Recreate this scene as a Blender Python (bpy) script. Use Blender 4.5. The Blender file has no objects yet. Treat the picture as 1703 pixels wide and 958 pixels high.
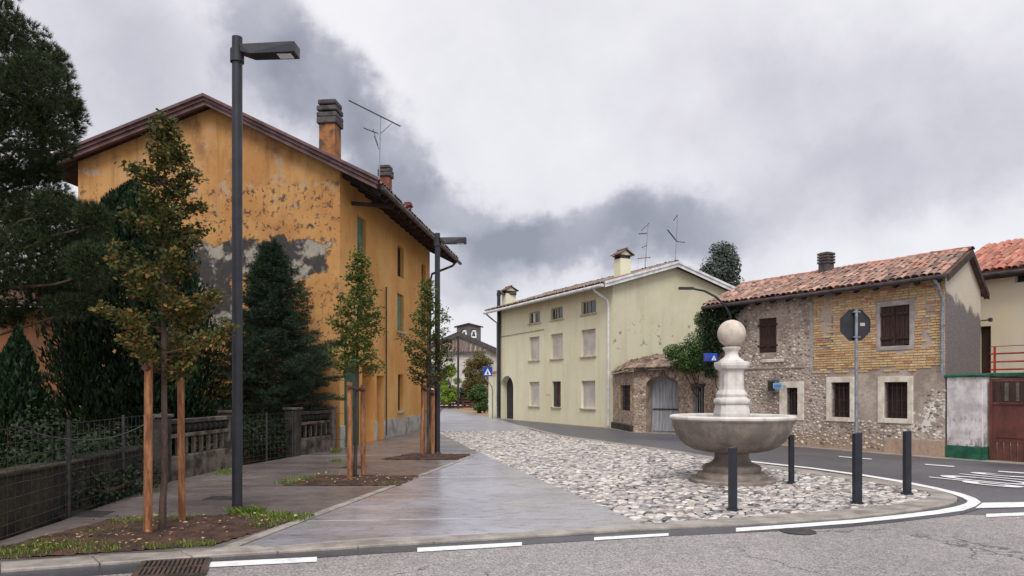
import bpy, math, random
import numpy as np
from mathutils import Vector, Matrix

# ------------------------------------------------------------------ camera, sky, sun, exposure
FPX, EYE, CX, HY = 1230.0, 1.6, 851.5, 648.0       # focal length in photo pixels, eye height, principal column, horizon row
scene = bpy.context.scene
col = scene.collection
cam_d = bpy.data.cameras.new('camera')
cam = bpy.data.objects.new('camera', cam_d); col.objects.link(cam)
cam.location = (0, 0, EYE); cam.rotation_euler = (math.radians(90), 0, 0)
cam_d.sensor_width = 36.0; cam_d.lens = 36.0 * FPX / 1703.0
cam_d.shift_y = (HY - 479.0) / 1703.0
cam_d.clip_start = 0.1; cam_d.clip_end = 2000
scene.camera = cam
vs = scene.view_settings
vs.view_transform = 'Standard'; vs.look = 'None'; vs.exposure = 0.68; vs.gamma = 1.0; vs.use_curve_mapping = False
scene.render.engine = 'CYCLES'
scene.cycles.use_denoising = True
scene.cycles.max_bounces = 6
scene.cycles.sample_clamp_indirect = 4

SUN_EL, SUN_AZ = 52.0, 182.0                       # degrees; azimuth clockwise from +Y (view direction)
sun_d = bpy.data.lights.new('sun', 'SUN'); sun_d.energy = 1.5; sun_d.angle = math.radians(28); sun_d.color = (1.0, .97, .93)
sun = bpy.data.objects.new('sun', sun_d); col.objects.link(sun)
sa, se = math.radians(SUN_AZ), math.radians(SUN_EL)
sdir = Vector((math.sin(sa) * math.cos(se), math.cos(sa) * math.cos(se), math.sin(se)))
sun.rotation_euler = (-sdir).to_track_quat('-Z', 'Y').to_euler()


def node(nt, typ, props=None, **ins):
    n = nt.nodes.new(typ)
    for k, v in (props or {}).items():
        setattr(n, k, v)
    for k, v in ins.items():
        key = int(k[1:]) if k[0] == '_' and k[1:].isdigit() else k.replace('__', ' ')
        s = n.inputs[key]
        if isinstance(v, bpy.types.NodeSocket):
            nt.links.new(v, s)
        else:
            if s.type == 'RGBA' and len(v) == 3:
                v = (*v, 1)
            s.default_value = v
    return n


def mth(nt, op, a, b=0.0, c=0.0, clamp=False):
    return node(nt, 'ShaderNodeMath', {'operation': op, 'use_clamp': clamp}, _0=a, _1=b, _2=c).outputs[0]


def smooth(nt, v, lo, hi, a=0.0, b=1.0):
    return node(nt, 'ShaderNodeMapRange', {'interpolation_type': 'SMOOTHSTEP'}, Value=v, From__Min=lo, From__Max=hi, To__Min=a, To__Max=b).outputs[0]


def mixc(nt, f, a, b, mode='MIX'):
    n = nt.nodes.new('ShaderNodeMix'); n.data_type = 'RGBA'; n.blend_type = mode
    for s, v in ((n.inputs[0], f), (n.inputs[6], a), (n.inputs[7], b)):
        if isinstance(v, bpy.types.NodeSocket):
            nt.links.new(v, s)
        else:
            s.default_value = (*v, 1) if isinstance(v, tuple) and len(v) == 3 else v
    return n.outputs[2]


def noise(nt, vec, scale, detail=5.0, rough=.55, dist=0.0, out=0):
    return node(nt, 'ShaderNodeTexNoise', {}, Vector=vec, Scale=scale, Detail=detail, Roughness=rough, Distortion=dist).outputs[out]


def build_sky():
    w = bpy.data.worlds.new('World'); scene.world = w; w.use_nodes = True
    nt = w.node_tree; nt.nodes.clear()
    sky = node(nt, 'ShaderNodeTexSky', {'sky_type': 'NISHITA', 'sun_disc': False, 'sun_elevation': se, 'sun_rotation': sa})
    d = node(nt, 'ShaderNodeTexCoord').outputs['Generated']
    sep = node(nt, 'ShaderNodeSeparateXYZ', {}, Vector=d)
    az = mth(nt, 'ARCTAN2', sep.outputs[0], sep.outputs[1])
    el = mth(nt, 'ARCSINE', sep.outputs[2])
    n1 = node(nt, 'ShaderNodeTexNoise', {}, Vector=d, Scale=7.0, Detail=7.0, Roughness=.58)
    n2 = node(nt, 'ShaderNodeTexNoise', {}, Vector=node(nt, 'ShaderNodeVectorMath', {'operation': 'ADD'}, _0=d, _1=(3.1, 1.7, 5.2)).outputs[0], Scale=7.0, Detail=7.0, Roughness=.58)
    az2 = mth(nt, 'ADD', az, mth(nt, 'MULTIPLY', mth(nt, 'SUBTRACT', n1.outputs[0], .5), .21))
    el2 = mth(nt, 'ADD', el, mth(nt, 'MULTIPLY', mth(nt, 'SUBTRACT', n2.outputs[0], .5), .18))
    # cloud masses: azimuth, elevation, half width, half height, tilt, darkness
    def ae(px, py):
        a = math.atan((px - CX) / FPX); return a, math.atan((HY - py) / FPX * math.cos(a))
    masses = [
        (440, 60, 75, 95, 20, .40), (540, 170, 115, 62, -40, .46), (640, 250, 125, 62, -45, .42),
        (770, 345, 170, 52, -22, .36), (960, 400, 230, 55, 2, .40), (1150, 385, 150, 60, 8, .24),
        (380, 190, 280, 140, -30, .20), (700, 440, 260, 70, 0, .22), (1480, 190, 360, 150, -8, .22),
        (1330, 350, 300, 90, 10, .16), (120, 130, 260, 160, 0, .10),
    ]
    dark = None
    for px, py, rx, ry, rot, amp in masses:
        a0, e0 = ae(px, py); rx /= FPX; ry /= FPX; r = math.radians(rot)
        u = mth(nt, 'SUBTRACT', az2, a0); v = mth(nt, 'SUBTRACT', el2, e0)
        p = mth(nt, 'ADD', mth(nt, 'MULTIPLY', u, math.cos(r) / rx), mth(nt, 'MULTIPLY', v, math.sin(r) / rx))
        q = mth(nt, 'ADD', mth(nt, 'MULTIPLY', u, -math.sin(r) / ry), mth(nt, 'MULTIPLY', v, math.cos(r) / ry))
        dd = mth(nt, 'SQRT', mth(nt, 'ADD', mth(nt, 'MULTIPLY', p, p), mth(nt, 'MULTIPLY', q, q)))
        m = smooth(nt, dd, .42, 1.3, amp, 0.0)
        dark = m if dark is None else mth(nt, 'ADD', dark, mth(nt, 'MULTIPLY', m, mth(nt, 'SUBTRACT', 1.0, dark)))
    n3 = noise(nt, d, 2.2, 7, .6)
    base = smooth(nt, n3, .36, .66, .30, .0)
    n4 = noise(nt, d, 5.0, 8, .6, .4)
    base = mth(nt, 'ADD', base, smooth(nt, n4, .40, .70, .0, .16))
    tot = mth(nt, 'ADD', mth(nt, 'MULTIPLY', dark, 1.05), mth(nt, 'MULTIPLY', base, .42))
    ramp = node(nt, 'ShaderNodeValToRGB', {}, Fac=tot)
    cr = ramp.color_ramp
    cr.elements[0].position = 0.0; cr.elements[0].color = (5.9, 5.85, 6.05, 1)
    cr.elements[1].position = .75; cr.elements[1].color = (1.9, 1.96, 2.35, 1)
    e = cr.elements.new(.22); e.color = (4.85, 4.74, 5.1, 1)
    e = cr.elements.new(.48); e.color = (3.05, 3.08, 3.5, 1)
    c = mixc(nt, .94, sky.outputs[0], ramp.outputs[0])
    bg = node(nt, 'ShaderNodeBackground', {}, Color=c, Strength=.10)
    out = nt.nodes.new('ShaderNodeOutputWorld'); nt.links.new(bg.outputs[0], out.inputs[0])


build_sky()

# ------------------------------------------------------------------ geometry helpers
R = random.Random(7)
rng = np.random.default_rng(11)


def L(r, g, b):
    f = lambda v: (v / 255 / 12.92) if v / 255 <= .04045 else ((v / 255 + .055) / 1.055) ** 2.4
    return (f(r), f(g), f(b))


def G(px, py, z=0.0):
    """a photo pixel that shows a point of height z on level ground"""
    Y = FPX * (EYE - z) / (py - HY)
    return Vector(((px - CX) / FPX * Y, Y, z))


def AT(px, py, Y):
    return Vector(((px - CX) / FPX * Y, Y, EYE - (py - HY) / FPX * Y))


class Frame:
    """upright facade frame: x to the right as seen from outside, y into the wall, z up"""
    def __init__(s, ox, oy, ax, ay):
        l = math.hypot(ax, ay); s.o = Vector((ox, oy, 0)); s.x = Vector((ax / l, ay / l, 0)); s.y = Vector((-s.x.y, s.x.x, 0))
        s.rz = math.atan2(s.x.y, s.x.x)

    def hit(s, px, py, y=0.0):
        d = Vector(((px - CX) / FPX, 1, -(py - HY) / FPX)); c = Vector((0, 0, EYE)) - s.o
        t = (y - c.dot(s.y)) / d.dot(s.y); p = c + d * t
        return p.dot(s.x), p.z

    def rect(s, x0, x1, y0, y1, y=0.0):
        """photo rectangle of an opening -> (x0, x1, z0, z1) on the wall"""
        ym = (y0 + y1) / 2
        a, _ = s.hit(x0, ym, y); b, _ = s.hit(x1, ym, y); xm = (x0 + x1) / 2
        return a, b, s.hit(xm, y1, y)[1], s.hit(xm, y0, y)[1]

    def loc(s, P):
        q = Vector(P) - s.o; return Vector((q.dot(s.x), q.dot(s.y), P[2]))

    def wor(s, x, y, z):
        return s.o + s.x * x + s.y * y + Vector((0, 0, z))


class MB:
    def __init__(s):
        s.v = []; s.f = []

    def add(s, vs_, fs):
        b = len(s.v); s.v += [tuple(p) for p in vs_]; s.f += [tuple(i + b for i in f) for f in fs]; return s

    def box(s, x0, x1, y0, y1, z0, z1):
        return s.add([(x0, y0, z0), (x1, y0, z0), (x1, y1, z0), (x0, y1, z0), (x0, y0, z1), (x1, y0, z1), (x1, y1, z1), (x0, y1, z1)],
                     [(3, 2, 1, 0), (4, 5, 6, 7), (0, 1, 5, 4), (1, 2, 6, 5), (2, 3, 7, 6), (3, 0, 4, 7)])

    def quad(s, a, b, c, d):
        return s.add([a, b, c, d], [(0, 1, 2, 3)])

    def prism(s, poly, z0, z1):
        n = len(poly)
        return s.add([(p[0], p[1], z0) for p in poly] + [(p[0], p[1], z1) for p in poly],
                     [tuple(range(n - 1, -1, -1)), tuple(range(n, 2 * n))] + [(i, (i + 1) % n, (i + 1) % n + n, i + n) for i in range(n)])

    def slab(s, pts, off):
        """polygon of 3d points thickened by vector off"""
        n = len(pts); off = Vector(off)
        return s.add([Vector(p) for p in pts] + [Vector(p) + off for p in pts],
                     [tuple(range(n)), tuple(range(2 * n - 1, n - 1, -1))] + [(i, i + n, (i + 1) % n + n, (i + 1) % n) for i in range(n)])

    def tube(s, pts, r, n=8, cap=True):
        pts = [Vector(p) for p in pts]; rs = r if isinstance(r, (list, tuple)) else [r] * len(pts)
        rings = []; vs_ = []; up = None
        for i, p in enumerate(pts):
            t = (pts[min(i + 1, len(pts) - 1)] - pts[max(i - 1, 0)]).normalized()
            if up is None:
                up = Vector((0, 0, 1)) if abs(t.z) < .9 else Vector((1, 0, 0))
            a = (up - t * up.dot(t)).normalized(); up = a; b = t.cross(a)
            for k in range(n):
                th = 2 * math.pi * k / n
                vs_.append(p + (a * math.cos(th) + b * math.sin(th)) * rs[i])
        fs = []
        for i in range(len(pts) - 1):
            for k in range(n):
                fs.append((i * n + k, i * n + (k + 1) % n, (i + 1) * n + (k + 1) % n, (i + 1) * n + k))
        if cap:
            fs.append(tuple(range(n - 1, -1, -1))); m = (len(pts) - 1) * n; fs.append(tuple(range(m, m + n)))
        return s.add(vs_, fs)

    def bar(s, a, b, w, h=None, up=(0, 0, 1)):
        """rectangular bar from a to b, w wide, h high"""
        h = h or w; a = Vector(a); b = Vector(b); t = (b - a).normalized(); up = Vector(up)
        if abs(t.dot(up)) > .95:
            up = Vector((0, 1, 0))
        x = t.cross(up).normalized() * (w / 2); z = x.cross(t).normalized() * (h / 2)
        vs_ = [a - x - z, a + x - z, a + x + z, a - x + z, b - x - z, b + x - z, b + x + z, b - x + z]
        return s.add(vs_, [(0, 1, 2, 3), (7, 6, 5, 4), (0, 4, 5, 1), (1, 5, 6, 2), (2, 6, 7, 3), (3, 7, 4, 0)])

    def lathe(s, prof, n=32, c=(0, 0, 0), power=2.0, rot=0.0):
        vs_ = []
        for r, z in prof:
            for k in range(n):
                th = 2 * math.pi * k / n
                cs, sn = math.cos(th), math.sin(th)
                q = 1.0 if power == 2 else (abs(cs) ** power + abs(sn) ** power) ** (-1 / power)
                x, y = r * q * cs, r * q * sn
                vs_.append((c[0] + x * math.cos(rot) - y * math.sin(rot), c[1] + x * math.sin(rot) + y * math.cos(rot), c[2] + z))
        m = len(prof)
        fs = [(i * n + k, i * n + (k + 1) % n, (i + 1) * n + (k + 1) % n, (i + 1) * n + k) for i in range(m - 1) for k in range(n)]
        fs += [tuple(range(n - 1, -1, -1)), tuple(range((m - 1) * n, m * n))]
        return s.add(vs_, fs)

    def xf(s, M):
        s.v = [tuple(M @ Vector(p)) for p in s.v]; return s

    def mesh(s, name):
        me = bpy.data.meshes.new(name); me.from_pydata(s.v, [], s.f); me.update(); return me

    def build(s, name, m, parent=None, smooth_=False, bevel=0, kind=None, label=None, loc=None, angle=35):
        me = s.mesh(name); me.materials.append(m)
        o = bpy.data.objects.new(name, me); col.objects.link(o); o.parent = parent
        if loc is not None:
            o.location = loc
        if smooth_:
            me.polygons.foreach_set('use_smooth', [True] * len(me.polygons)); me.set_sharp_from_angle(angle=math.radians(angle))
        if bevel:
            b = o.modifiers.new('bevel', 'BEVEL'); b.width = bevel; b.segments = 2; b.limit_method = 'ANGLE'; b.angle_limit = math.radians(40)
        if kind:
            o['kind'] = kind
        if label:
            o['label'] = label
        return o


def tag(o, label, cat, group=None, kind=None):
    o['label'] = label
    if cat:
        o['category'] = cat
    if group:
        o['group'] = group
    if kind:
        o['kind'] = kind
    return o


def thing(name, label, cat, loc=(0, 0, 0), rz=0.0, group=None):
    o = bpy.data.objects.new(name, None); col.objects.link(o); o.empty_display_size = .2
    o.location = loc; o.rotation_euler = (0, 0, rz)
    return tag(o, label, cat, group)


def structure(o, label=None):
    o['kind'] = 'structure'
    if label:
        o['label'] = label
    return o


def link_mesh(name, me, parent, M=None):
    o = bpy.data.objects.new(name, me); col.objects.link(o); o.parent = parent
    if M is not None:
        o.matrix_local = M
    return o


def np_mesh(name, V, F, m, parent=None, kind=None, smooth_=False):
    """V (n,3), F (k,3 or 4) numpy"""
    me = bpy.data.meshes.new(name); k = F.shape[1]
    me.vertices.add(len(V)); me.vertices.foreach_set('co', np.asarray(V, np.float32).ravel())
    me.loops.add(F.size); me.loops.foreach_set('vertex_index', F.astype(np.int32).ravel())
    me.polygons.add(len(F)); me.polygons.foreach_set('loop_start', np.arange(0, F.size, k, dtype=np.int32))
    if smooth_:
        me.polygons.foreach_set('use_smooth', np.ones(len(F), bool))
    me.update(calc_edges=True); me.validate(); me.materials.append(m)
    o = bpy.data.objects.new(name, me); col.objects.link(o); o.parent = parent
    if kind:
        o['kind'] = kind
    return o


def join_copies(protos, mats):
    """many transformed copies of small meshes as one vertex/face list (MB)"""
    mb = MB()
    for pr, M in zip(protos, mats):
        mb.add([M @ Vector(p) for p in pr.v], pr.f)
    return mb


# ------------------------------------------------------------------ materials
def new_mat(name):
    m = bpy.data.materials.new(name); m.use_nodes = True; nt = m.node_tree; nt.nodes.clear()
    out = nt.nodes.new('ShaderNodeOutputMaterial'); b = nt.nodes.new('ShaderNodeBsdfPrincipled')
    nt.links.new(b.outputs[0], out.inputs[0]); return m, nt, b, out


def setin(nt, b, **kw):
    for k, v in kw.items():
        s = b.inputs[k.replace('__', ' ')]
        if isinstance(v, bpy.types.NodeSocket):
            nt.links.new(v, s)
        else:
            s.default_value = (*v, 1) if isinstance(v, tuple) and len(v) == 3 and s.type == 'RGBA' else v


def bump(nt, h, strength=.3, dist=.02, normal=None):
    n = node(nt, 'ShaderNodeBump', {}, Height=h, Strength=strength, Distance=dist)
    if normal is not None:
        nt.links.new(normal, n.inputs['Normal'])
    return n.outputs[0]


def objco(nt, stretch=(1, 1, 1), world=False):
    c = node(nt, 'ShaderNodeNewGeometry').outputs['Position'] if world else node(nt, 'ShaderNodeTexCoord').outputs['Object']
    return node(nt, 'ShaderNodeVectorMath', {'operation': 'MULTIPLY'}, _0=c, _1=stretch).outputs[0]


def rand_id(nt):
    a = node(nt, 'ShaderNodeNewGeometry').outputs['Random Per Island']; b = node(nt, 'ShaderNodeObjectInfo').outputs['Random']
    return mth(nt, 'FRACT', mth(nt, 'ADD', a, b))


def mat(name, c1, c2=None, scale=3.0, rough=.8, rough2=None, bmp=.2, bscale=40, metal=0.0, stretch=(1, 1, 1), lo=.35, hi=.65, spec=.4, world=False, fine=.12, bdist=.01):
    m, nt, b, out = new_mat(name); co = objco(nt, stretch, world)
    c2 = c2 or tuple(x * .72 for x in c1)
    f = smooth(nt, noise(nt, co, scale, 6, .62), lo, hi)
    c = mixc(nt, f, c1, c2)
    g = noise(nt, co, bscale, 4, .6)
    c = mixc(nt, 1.0, c, node(nt, 'ShaderNodeMapRange', {}, Value=g, From__Min=.3, From__Max=.7, To__Min=1 - fine, To__Max=1 + fine).outputs[0], 'MULTIPLY')
    setin(nt, b, Base__Color=c, Metallic=metal, Specular__IOR__Level=spec)
    setin(nt, b, Roughness=mth(nt, 'ADD', rough, mth(nt, 'MULTIPLY', f, (rough2 if rough2 is not None else rough) - rough)))
    if bmp:
        setin(nt, b, Normal=bump(nt, g, bmp, bdist))
    return m


def rand_mat(name, cols, rough=.8, spec=.4, fine=.25, fscale=30, bmp=.3, pos=None, lo=None, bdist=.006):
    """pieces that differ one from the next: colour picked per piece from a ramp"""
    m, nt, b, out = new_mat(name)
    r = node(nt, 'ShaderNodeValToRGB', {}, Fac=rand_id(nt)); cr = r.color_ramp; cr.interpolation = 'LINEAR'
    n = len(cols)
    pos = pos or [i / (n - 1) for i in range(n)]
    cr.elements[0].position = pos[0]; cr.elements[0].color = (*cols[0], 1)
    cr.elements[1].position = pos[-1]; cr.elements[1].color = (*cols[-1], 1)
    for i in range(1, n - 1):
        e = cr.elements.new(pos[i]); e.color = (*cols[i], 1)
    co = objco(nt, world=True)
    g = noise(nt, co, fscale, 5, .65)
    c = mixc(nt, 1.0, r.outputs[0], node(nt, 'ShaderNodeMapRange', {}, Value=g, From__Min=.3, From__Max=.7, To__Min=1 - fine, To__Max=1 + fine).outputs[0], 'MULTIPLY')
    setin(nt, b, Base__Color=c, Roughness=rough, Specular__IOR__Level=spec)
    if bmp:
        setin(nt, b, Normal=bump(nt, g, bmp, bdist))
    return m


def leaf_mat(name, cols, pos=None, trans=.25, rough=.55, spec=.3):
    m = rand_mat(name, cols, rough=rough, spec=spec, fine=.15, fscale=8, bmp=0, pos=pos)
    nt = m.node_tree; b = [n for n in nt.nodes if n.type == 'BSDF_PRINCIPLED'][0]; out = [n for n in nt.nodes if n.type == 'OUTPUT_MATERIAL'][0]
    cs = b.inputs['Base Color'].links[0].from_socket
    t = node(nt, 'ShaderNodeBsdfTranslucent', {}, Color=cs)
    mx = node(nt, 'ShaderNodeMixShader', {}, _0=trans, _1=b.outputs[0], _2=t.outputs[0])
    nt.links.new(mx.outputs[0], out.inputs[0]); return m


M = {}
M['metal_dark'] = mat('dark_grey_paint', L(46, 47, 56), L(37, 38, 46), 6, .42, .5, .05, 200, fine=.05)
M['metal_blue'] = mat('blue_grey_paint', L(40, 43, 54), L(32, 34, 43), 6, .45, .55, .05, 200, fine=.06)
M['galv'] = mat('galvanised_steel', L(150, 156, 165), L(120, 126, 135), 12, .42, .5, .05, 90, metal=.4)
M['sign_back'] = mat('sign_back_grey', L(46, 46, 53), L(36, 36, 43), 5, .5, .6, .03, 80)
M['white_paint'] = mat('road_paint', L(232, 232, 232), L(172, 170, 168), 8, .55, .7, .25, 160, lo=.50, hi=.80, fine=.14, world=True)
M['white'] = mat('white_metal', L(225, 225, 228), L(195, 195, 198), 3, .5, .6, .03, 60)
M['black'] = mat('dark_void', (.012, .011, .011), (.02, .018, .018), 4, .7, .8, .1)
M['glass'] = mat('window_glass', (.02, .022, .026), (.03, .03, .035), 2, .08, .15, .02, 5, spec=.6)
M['wood_dark'] = mat('dark_old_wood', L(74, 52, 46), L(48, 34, 32), 5, .75, .85, .5, 25, stretch=(8, 8, .7), fine=.3)
M['wood_eave'] = mat('eave_wood', L(70, 56, 52), L(44, 36, 36), 3, .8, .9, .4, 30, fine=.25)
M['wood_barge'] = mat('barge_board', L(112, 84, 84), L(84, 62, 64), 2.5, .65, .75, .3, 20, fine=.15)
M['stake'] = mat('stake_wood', L(166, 114, 74), L(108, 68, 46), 5, .65, .8, .4, 30, stretch=(4, 4, .6), fine=.25)
M['crossbar'] = mat('crossbar_wood', L(96, 62, 50), L(66, 42, 36), 6, .75, .8, .4, 30, fine=.2)
M['bark'] = mat('young_bark', L(88, 70, 62), L(58, 46, 42), 9, .8, .9, .6, 60, stretch=(1, 1, .4), fine=.25)
M['bark_old'] = mat('old_bark', L(92, 70, 58), L(52, 40, 34), 6, .85, .95, .9, 25, stretch=(1, 1, .3), fine=.3, bdist=.03)
M['stone_carved'] = None
M['plinth'] = mat('pale_plinth', L(176, 172, 166), L(120, 118, 114), 2.2, .8, .7, .35, 25, fine=.2, lo=.42, hi=.7)
M['concrete_old'] = mat('old_concrete', L(112, 102, 94), L(54, 49, 45), 2.6, .9, .9, .6, 35, fine=.3, lo=.4, hi=.62)
M['concrete_dark'] = mat('mossy_concrete', L(70, 65, 60), L(38, 36, 33), 3, .9, .9, .6, 35, fine=.3)
M['kerb'] = mat('kerb_concrete', L(168, 160, 152), L(132, 126, 120), 2.5, .55, .35, .25, 60, world=True, fine=.16)
M['soil'] = mat('bare_soil', L(92, 66, 54), L(58, 42, 36), 4, .9, .95, 1.0, 45, world=True, fine=.4, bdist=.03)
M['iron'] = mat('cast_iron', L(66, 60, 60), L(42, 40, 42), 8, .4, .6, .4, 80, world=True, fine=.2)
M['iron_rust'] = mat('rusty_iron', L(92, 74, 64), L(54, 46, 44), 6, .45, .65, .4, 60, world=True, fine=.3)
M['door_green'] = mat('green_door_paint', L(40, 92, 68), L(28, 66, 50), 3, .5, .6, .1, 40)
M['shutter_green'] = mat('green_shutter_paint', L(96, 138, 116), L(70, 108, 92), 3, .6, .6, .1, 40)
M['door_brown'] = mat('brown_plaster', L(176, 122, 72), L(146, 96, 56), 2, .75, .8, .2, 30)
M['roller'] = mat('pale_roller_shutter', L(212, 204, 198), L(190, 182, 176), 2, .6, .65, .05, 40)
M['sill'] = mat('stone_sill', L(196, 186, 168), L(160, 150, 134), 4, .75, .8, .2, 50)
M['brown_gate'] = mat('brown_painted_steel', L(112, 66, 58), L(86, 50, 46), 2, .5, .6, .1, 30)
M['green_paint'] = mat('green_masonry_paint', L(40, 104, 78), L(26, 74, 56), 3.5, .7, .8, .25, 40)
M['red_rail'] = mat('red_rail_paint', L(176, 66, 52), L(132, 46, 38), 6, .5, .6, .1, 60)
M['blue_sign'] = mat('blue_sign_face', L(20, 74, 176), L(16, 62, 156), 3, .4, .45, 0, 20, fine=.04)
M['sign_white'] = mat('white_sign_face', L(235, 238, 240), L(220, 224, 228), 3, .4, .45, 0, 20, fine=.03)
M['sign_black'] = mat('black_print', (.02, .02, .02), (.025, .025, .025), 3, .5)
M['grass'] = leaf_mat('grass_blades', [L(70, 92, 36), L(112, 134, 56), L(146, 150, 78)], trans=.3)
M['litter'] = rand_mat('fallen_leaf', [L(150, 110, 60), L(190, 160, 110), L(120, 80, 50), L(200, 186, 150)], rough=.7, bmp=0)
M['gate_grey'] = mat('weathered_grey_planks', L(178, 180, 186), L(146, 147, 153), 3, .75, .8, .3, 30, stretch=(6, 6, .5), fine=.15)
M['copper'] = mat('aged_gutter_metal', L(86, 78, 78), L(62, 56, 58), 5, .45, .6, .05, 60, metal=.3)
M['tile_dark'] = rand_mat('weathered_dark_tile', [L(84, 66, 60), L(118, 88, 76), L(70, 60, 58), L(134, 104, 88)], rough=.8)
M['tile_red'] = rand_mat('mossy_clay_tile', [L(176, 128, 110), L(164, 132, 116), L(132, 98, 86), L(192, 158, 140), L(88, 75, 72), L(170, 120, 102), L(148, 124, 112), L(102, 82, 77), L(186, 144, 122)], rough=.75, fine=.35, fscale=18)
M['tile_orange'] = rand_mat('red_clay_tile', [L(184, 116, 98), L(170, 104, 86), L(194, 136, 116), L(128, 84, 74), L(180, 112, 92)], rough=.75, fine=.25, fscale=16)
M['tile_grey'] = rand_mat('grey_stone_tile', [L(116, 100, 90), L(146, 128, 114), L(88, 76, 70), L(160, 138, 120), L(104, 84, 74)], rough=.85, fine=.3, fscale=25)
M['roof_under'] = mat('roof_bed', L(120, 78, 62), L(82, 58, 50), 5, .85, .9, .4, 20)
M['cobble'] = rand_mat('river_cobble', [L(210, 203, 197), L(172, 164, 160), L(86, 83, 84), L(216, 202, 188), L(130, 125, 126), L(204, 200, 198), L(68, 66, 69), L(190, 176, 165), L(150, 146, 149), L(228, 220, 212), L(98, 94, 95), L(182, 175, 173), L(76, 74, 75), L(222, 211, 201), L(112, 108, 110)], rough=.24, spec=.55, fine=.2, fscale=40, bmp=.3)
M['grout'] = mat('dark_wet_sand', L(74, 69, 66), L(52, 49, 48), 6, .45, .6, .6, 60, world=True, fine=.3)
M['brick'] = rand_mat('yellow_hand_brick', [L(214, 182, 128), L(206, 166, 116), L(226, 202, 152), L(194, 140, 102), L(212, 178, 126), L(182, 124, 96), L(228, 206, 160), L(202, 164, 116), L(218, 188, 136), L(206, 170, 120)], rough=.85, fine=.22, fscale=30, bmp=.5)
M['rubble'] = rand_mat('rubble_stone', [L(176, 162, 148), L(210, 200, 188), L(128, 114, 104), L(222, 214, 204), L(186, 164, 142), L(106, 96, 90), L(198, 186, 172)], rough=.85, fine=.25, fscale=35, bmp=.5)
M['rubble_dark'] = rand_mat('gatehouse_stone', [L(160, 142, 126), L(194, 176, 158), L(120, 104, 92), L(206, 190, 172), L(166, 136, 114), L(100, 90, 84)], rough=.85, fine=.25, fscale=35, bmp=.5)
M['mortar'] = mat('lime_mortar', L(182, 166, 152), L(142, 126, 114), 2.2, .9, .9, .8, 30, fine=.25, bdist=.02)
M['frame_lime'] = mat('limewashed_surround', L(232, 224, 210), L(204, 192, 174), 4, .8, .85, .3, 50, fine=.12)
M['frame_grey'] = mat('cement_surround', L(186, 178, 174), L(154, 146, 142), 4, .8, .85, .3, 50, fine=.12)
M['ivy'] = leaf_mat('ivy_leaf', [L(22, 34, 19), L(36, 52, 28), L(50, 68, 38)], trans=.2)
M['bush'] = leaf_mat('bush_leaf', [L(38, 62, 28), L(66, 96, 44), L(98, 126, 62)], trans=.25)
M['oak'] = leaf_mat('autumn_young_leaf', [L(56, 68, 34), L(88, 92, 46), L(66, 74, 36), L(100, 88, 46), L(150, 108, 56), L(112, 84, 48), L(178, 136, 70)], pos=[0, .3, .55, .7, .84, .92, 1], trans=.3)
M['oak_green'] = leaf_mat('green_young_leaf', [L(60, 78, 34), L(92, 106, 48), L(72, 86, 40), L(112, 118, 56), L(140, 120, 60)], pos=[0, .3, .6, .88, 1], trans=.3)
M['oak_top'] = leaf_mat('dull_young_leaf', [L(52, 64, 32), L(74, 84, 40), L(58, 66, 36), L(100, 92, 46), L(130, 96, 48)], pos=[0, .3, .6, .85, 1], trans=.3)
M['pine'] = leaf_mat('pine_needles', [L(26, 38, 22), L(46, 60, 32), L(66, 80, 44)], trans=.1)
M['spruce'] = leaf_mat('spruce_needles', [L(28, 42, 32), L(46, 64, 47), L(66, 86, 62)], trans=.1)
M['thuja'] = leaf_mat('thuja_spray', [L(18, 32, 20), L(30, 50, 28), L(44, 68, 38)], trans=.12)
M['hedge'] = leaf_mat('hedge_leaf', [L(22, 44, 20), L(38, 68, 30), L(52, 84, 38)], trans=.2)
M['lime_tree'] = leaf_mat('bright_green_leaf', [L(120, 150, 50), L(150, 176, 66), L(96, 128, 48)], trans=.35)
M['brown_tree'] = leaf_mat('turning_leaf', [L(96, 92, 50), L(124, 108, 62), L(80, 84, 46), L(140, 120, 76)], trans=.3)
M['far_tree'] = leaf_mat('grey_green_leaf', [L(52, 62, 56), L(74, 84, 76), L(96, 106, 96)], trans=.2)
M['cable'] = mat('grey_cable', L(90, 88, 92), L(70, 70, 74), 6, .5, .6, 0)
M['bluewhite'] = mat('pale_blue_sign_face', L(150, 190, 225), L(130, 175, 215), 3, .45, .5, 0)
M['rope'] = mat('pale_rope', L(150, 146, 140), L(110, 104, 98), 30, .8, .8, .3, 80)


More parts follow.
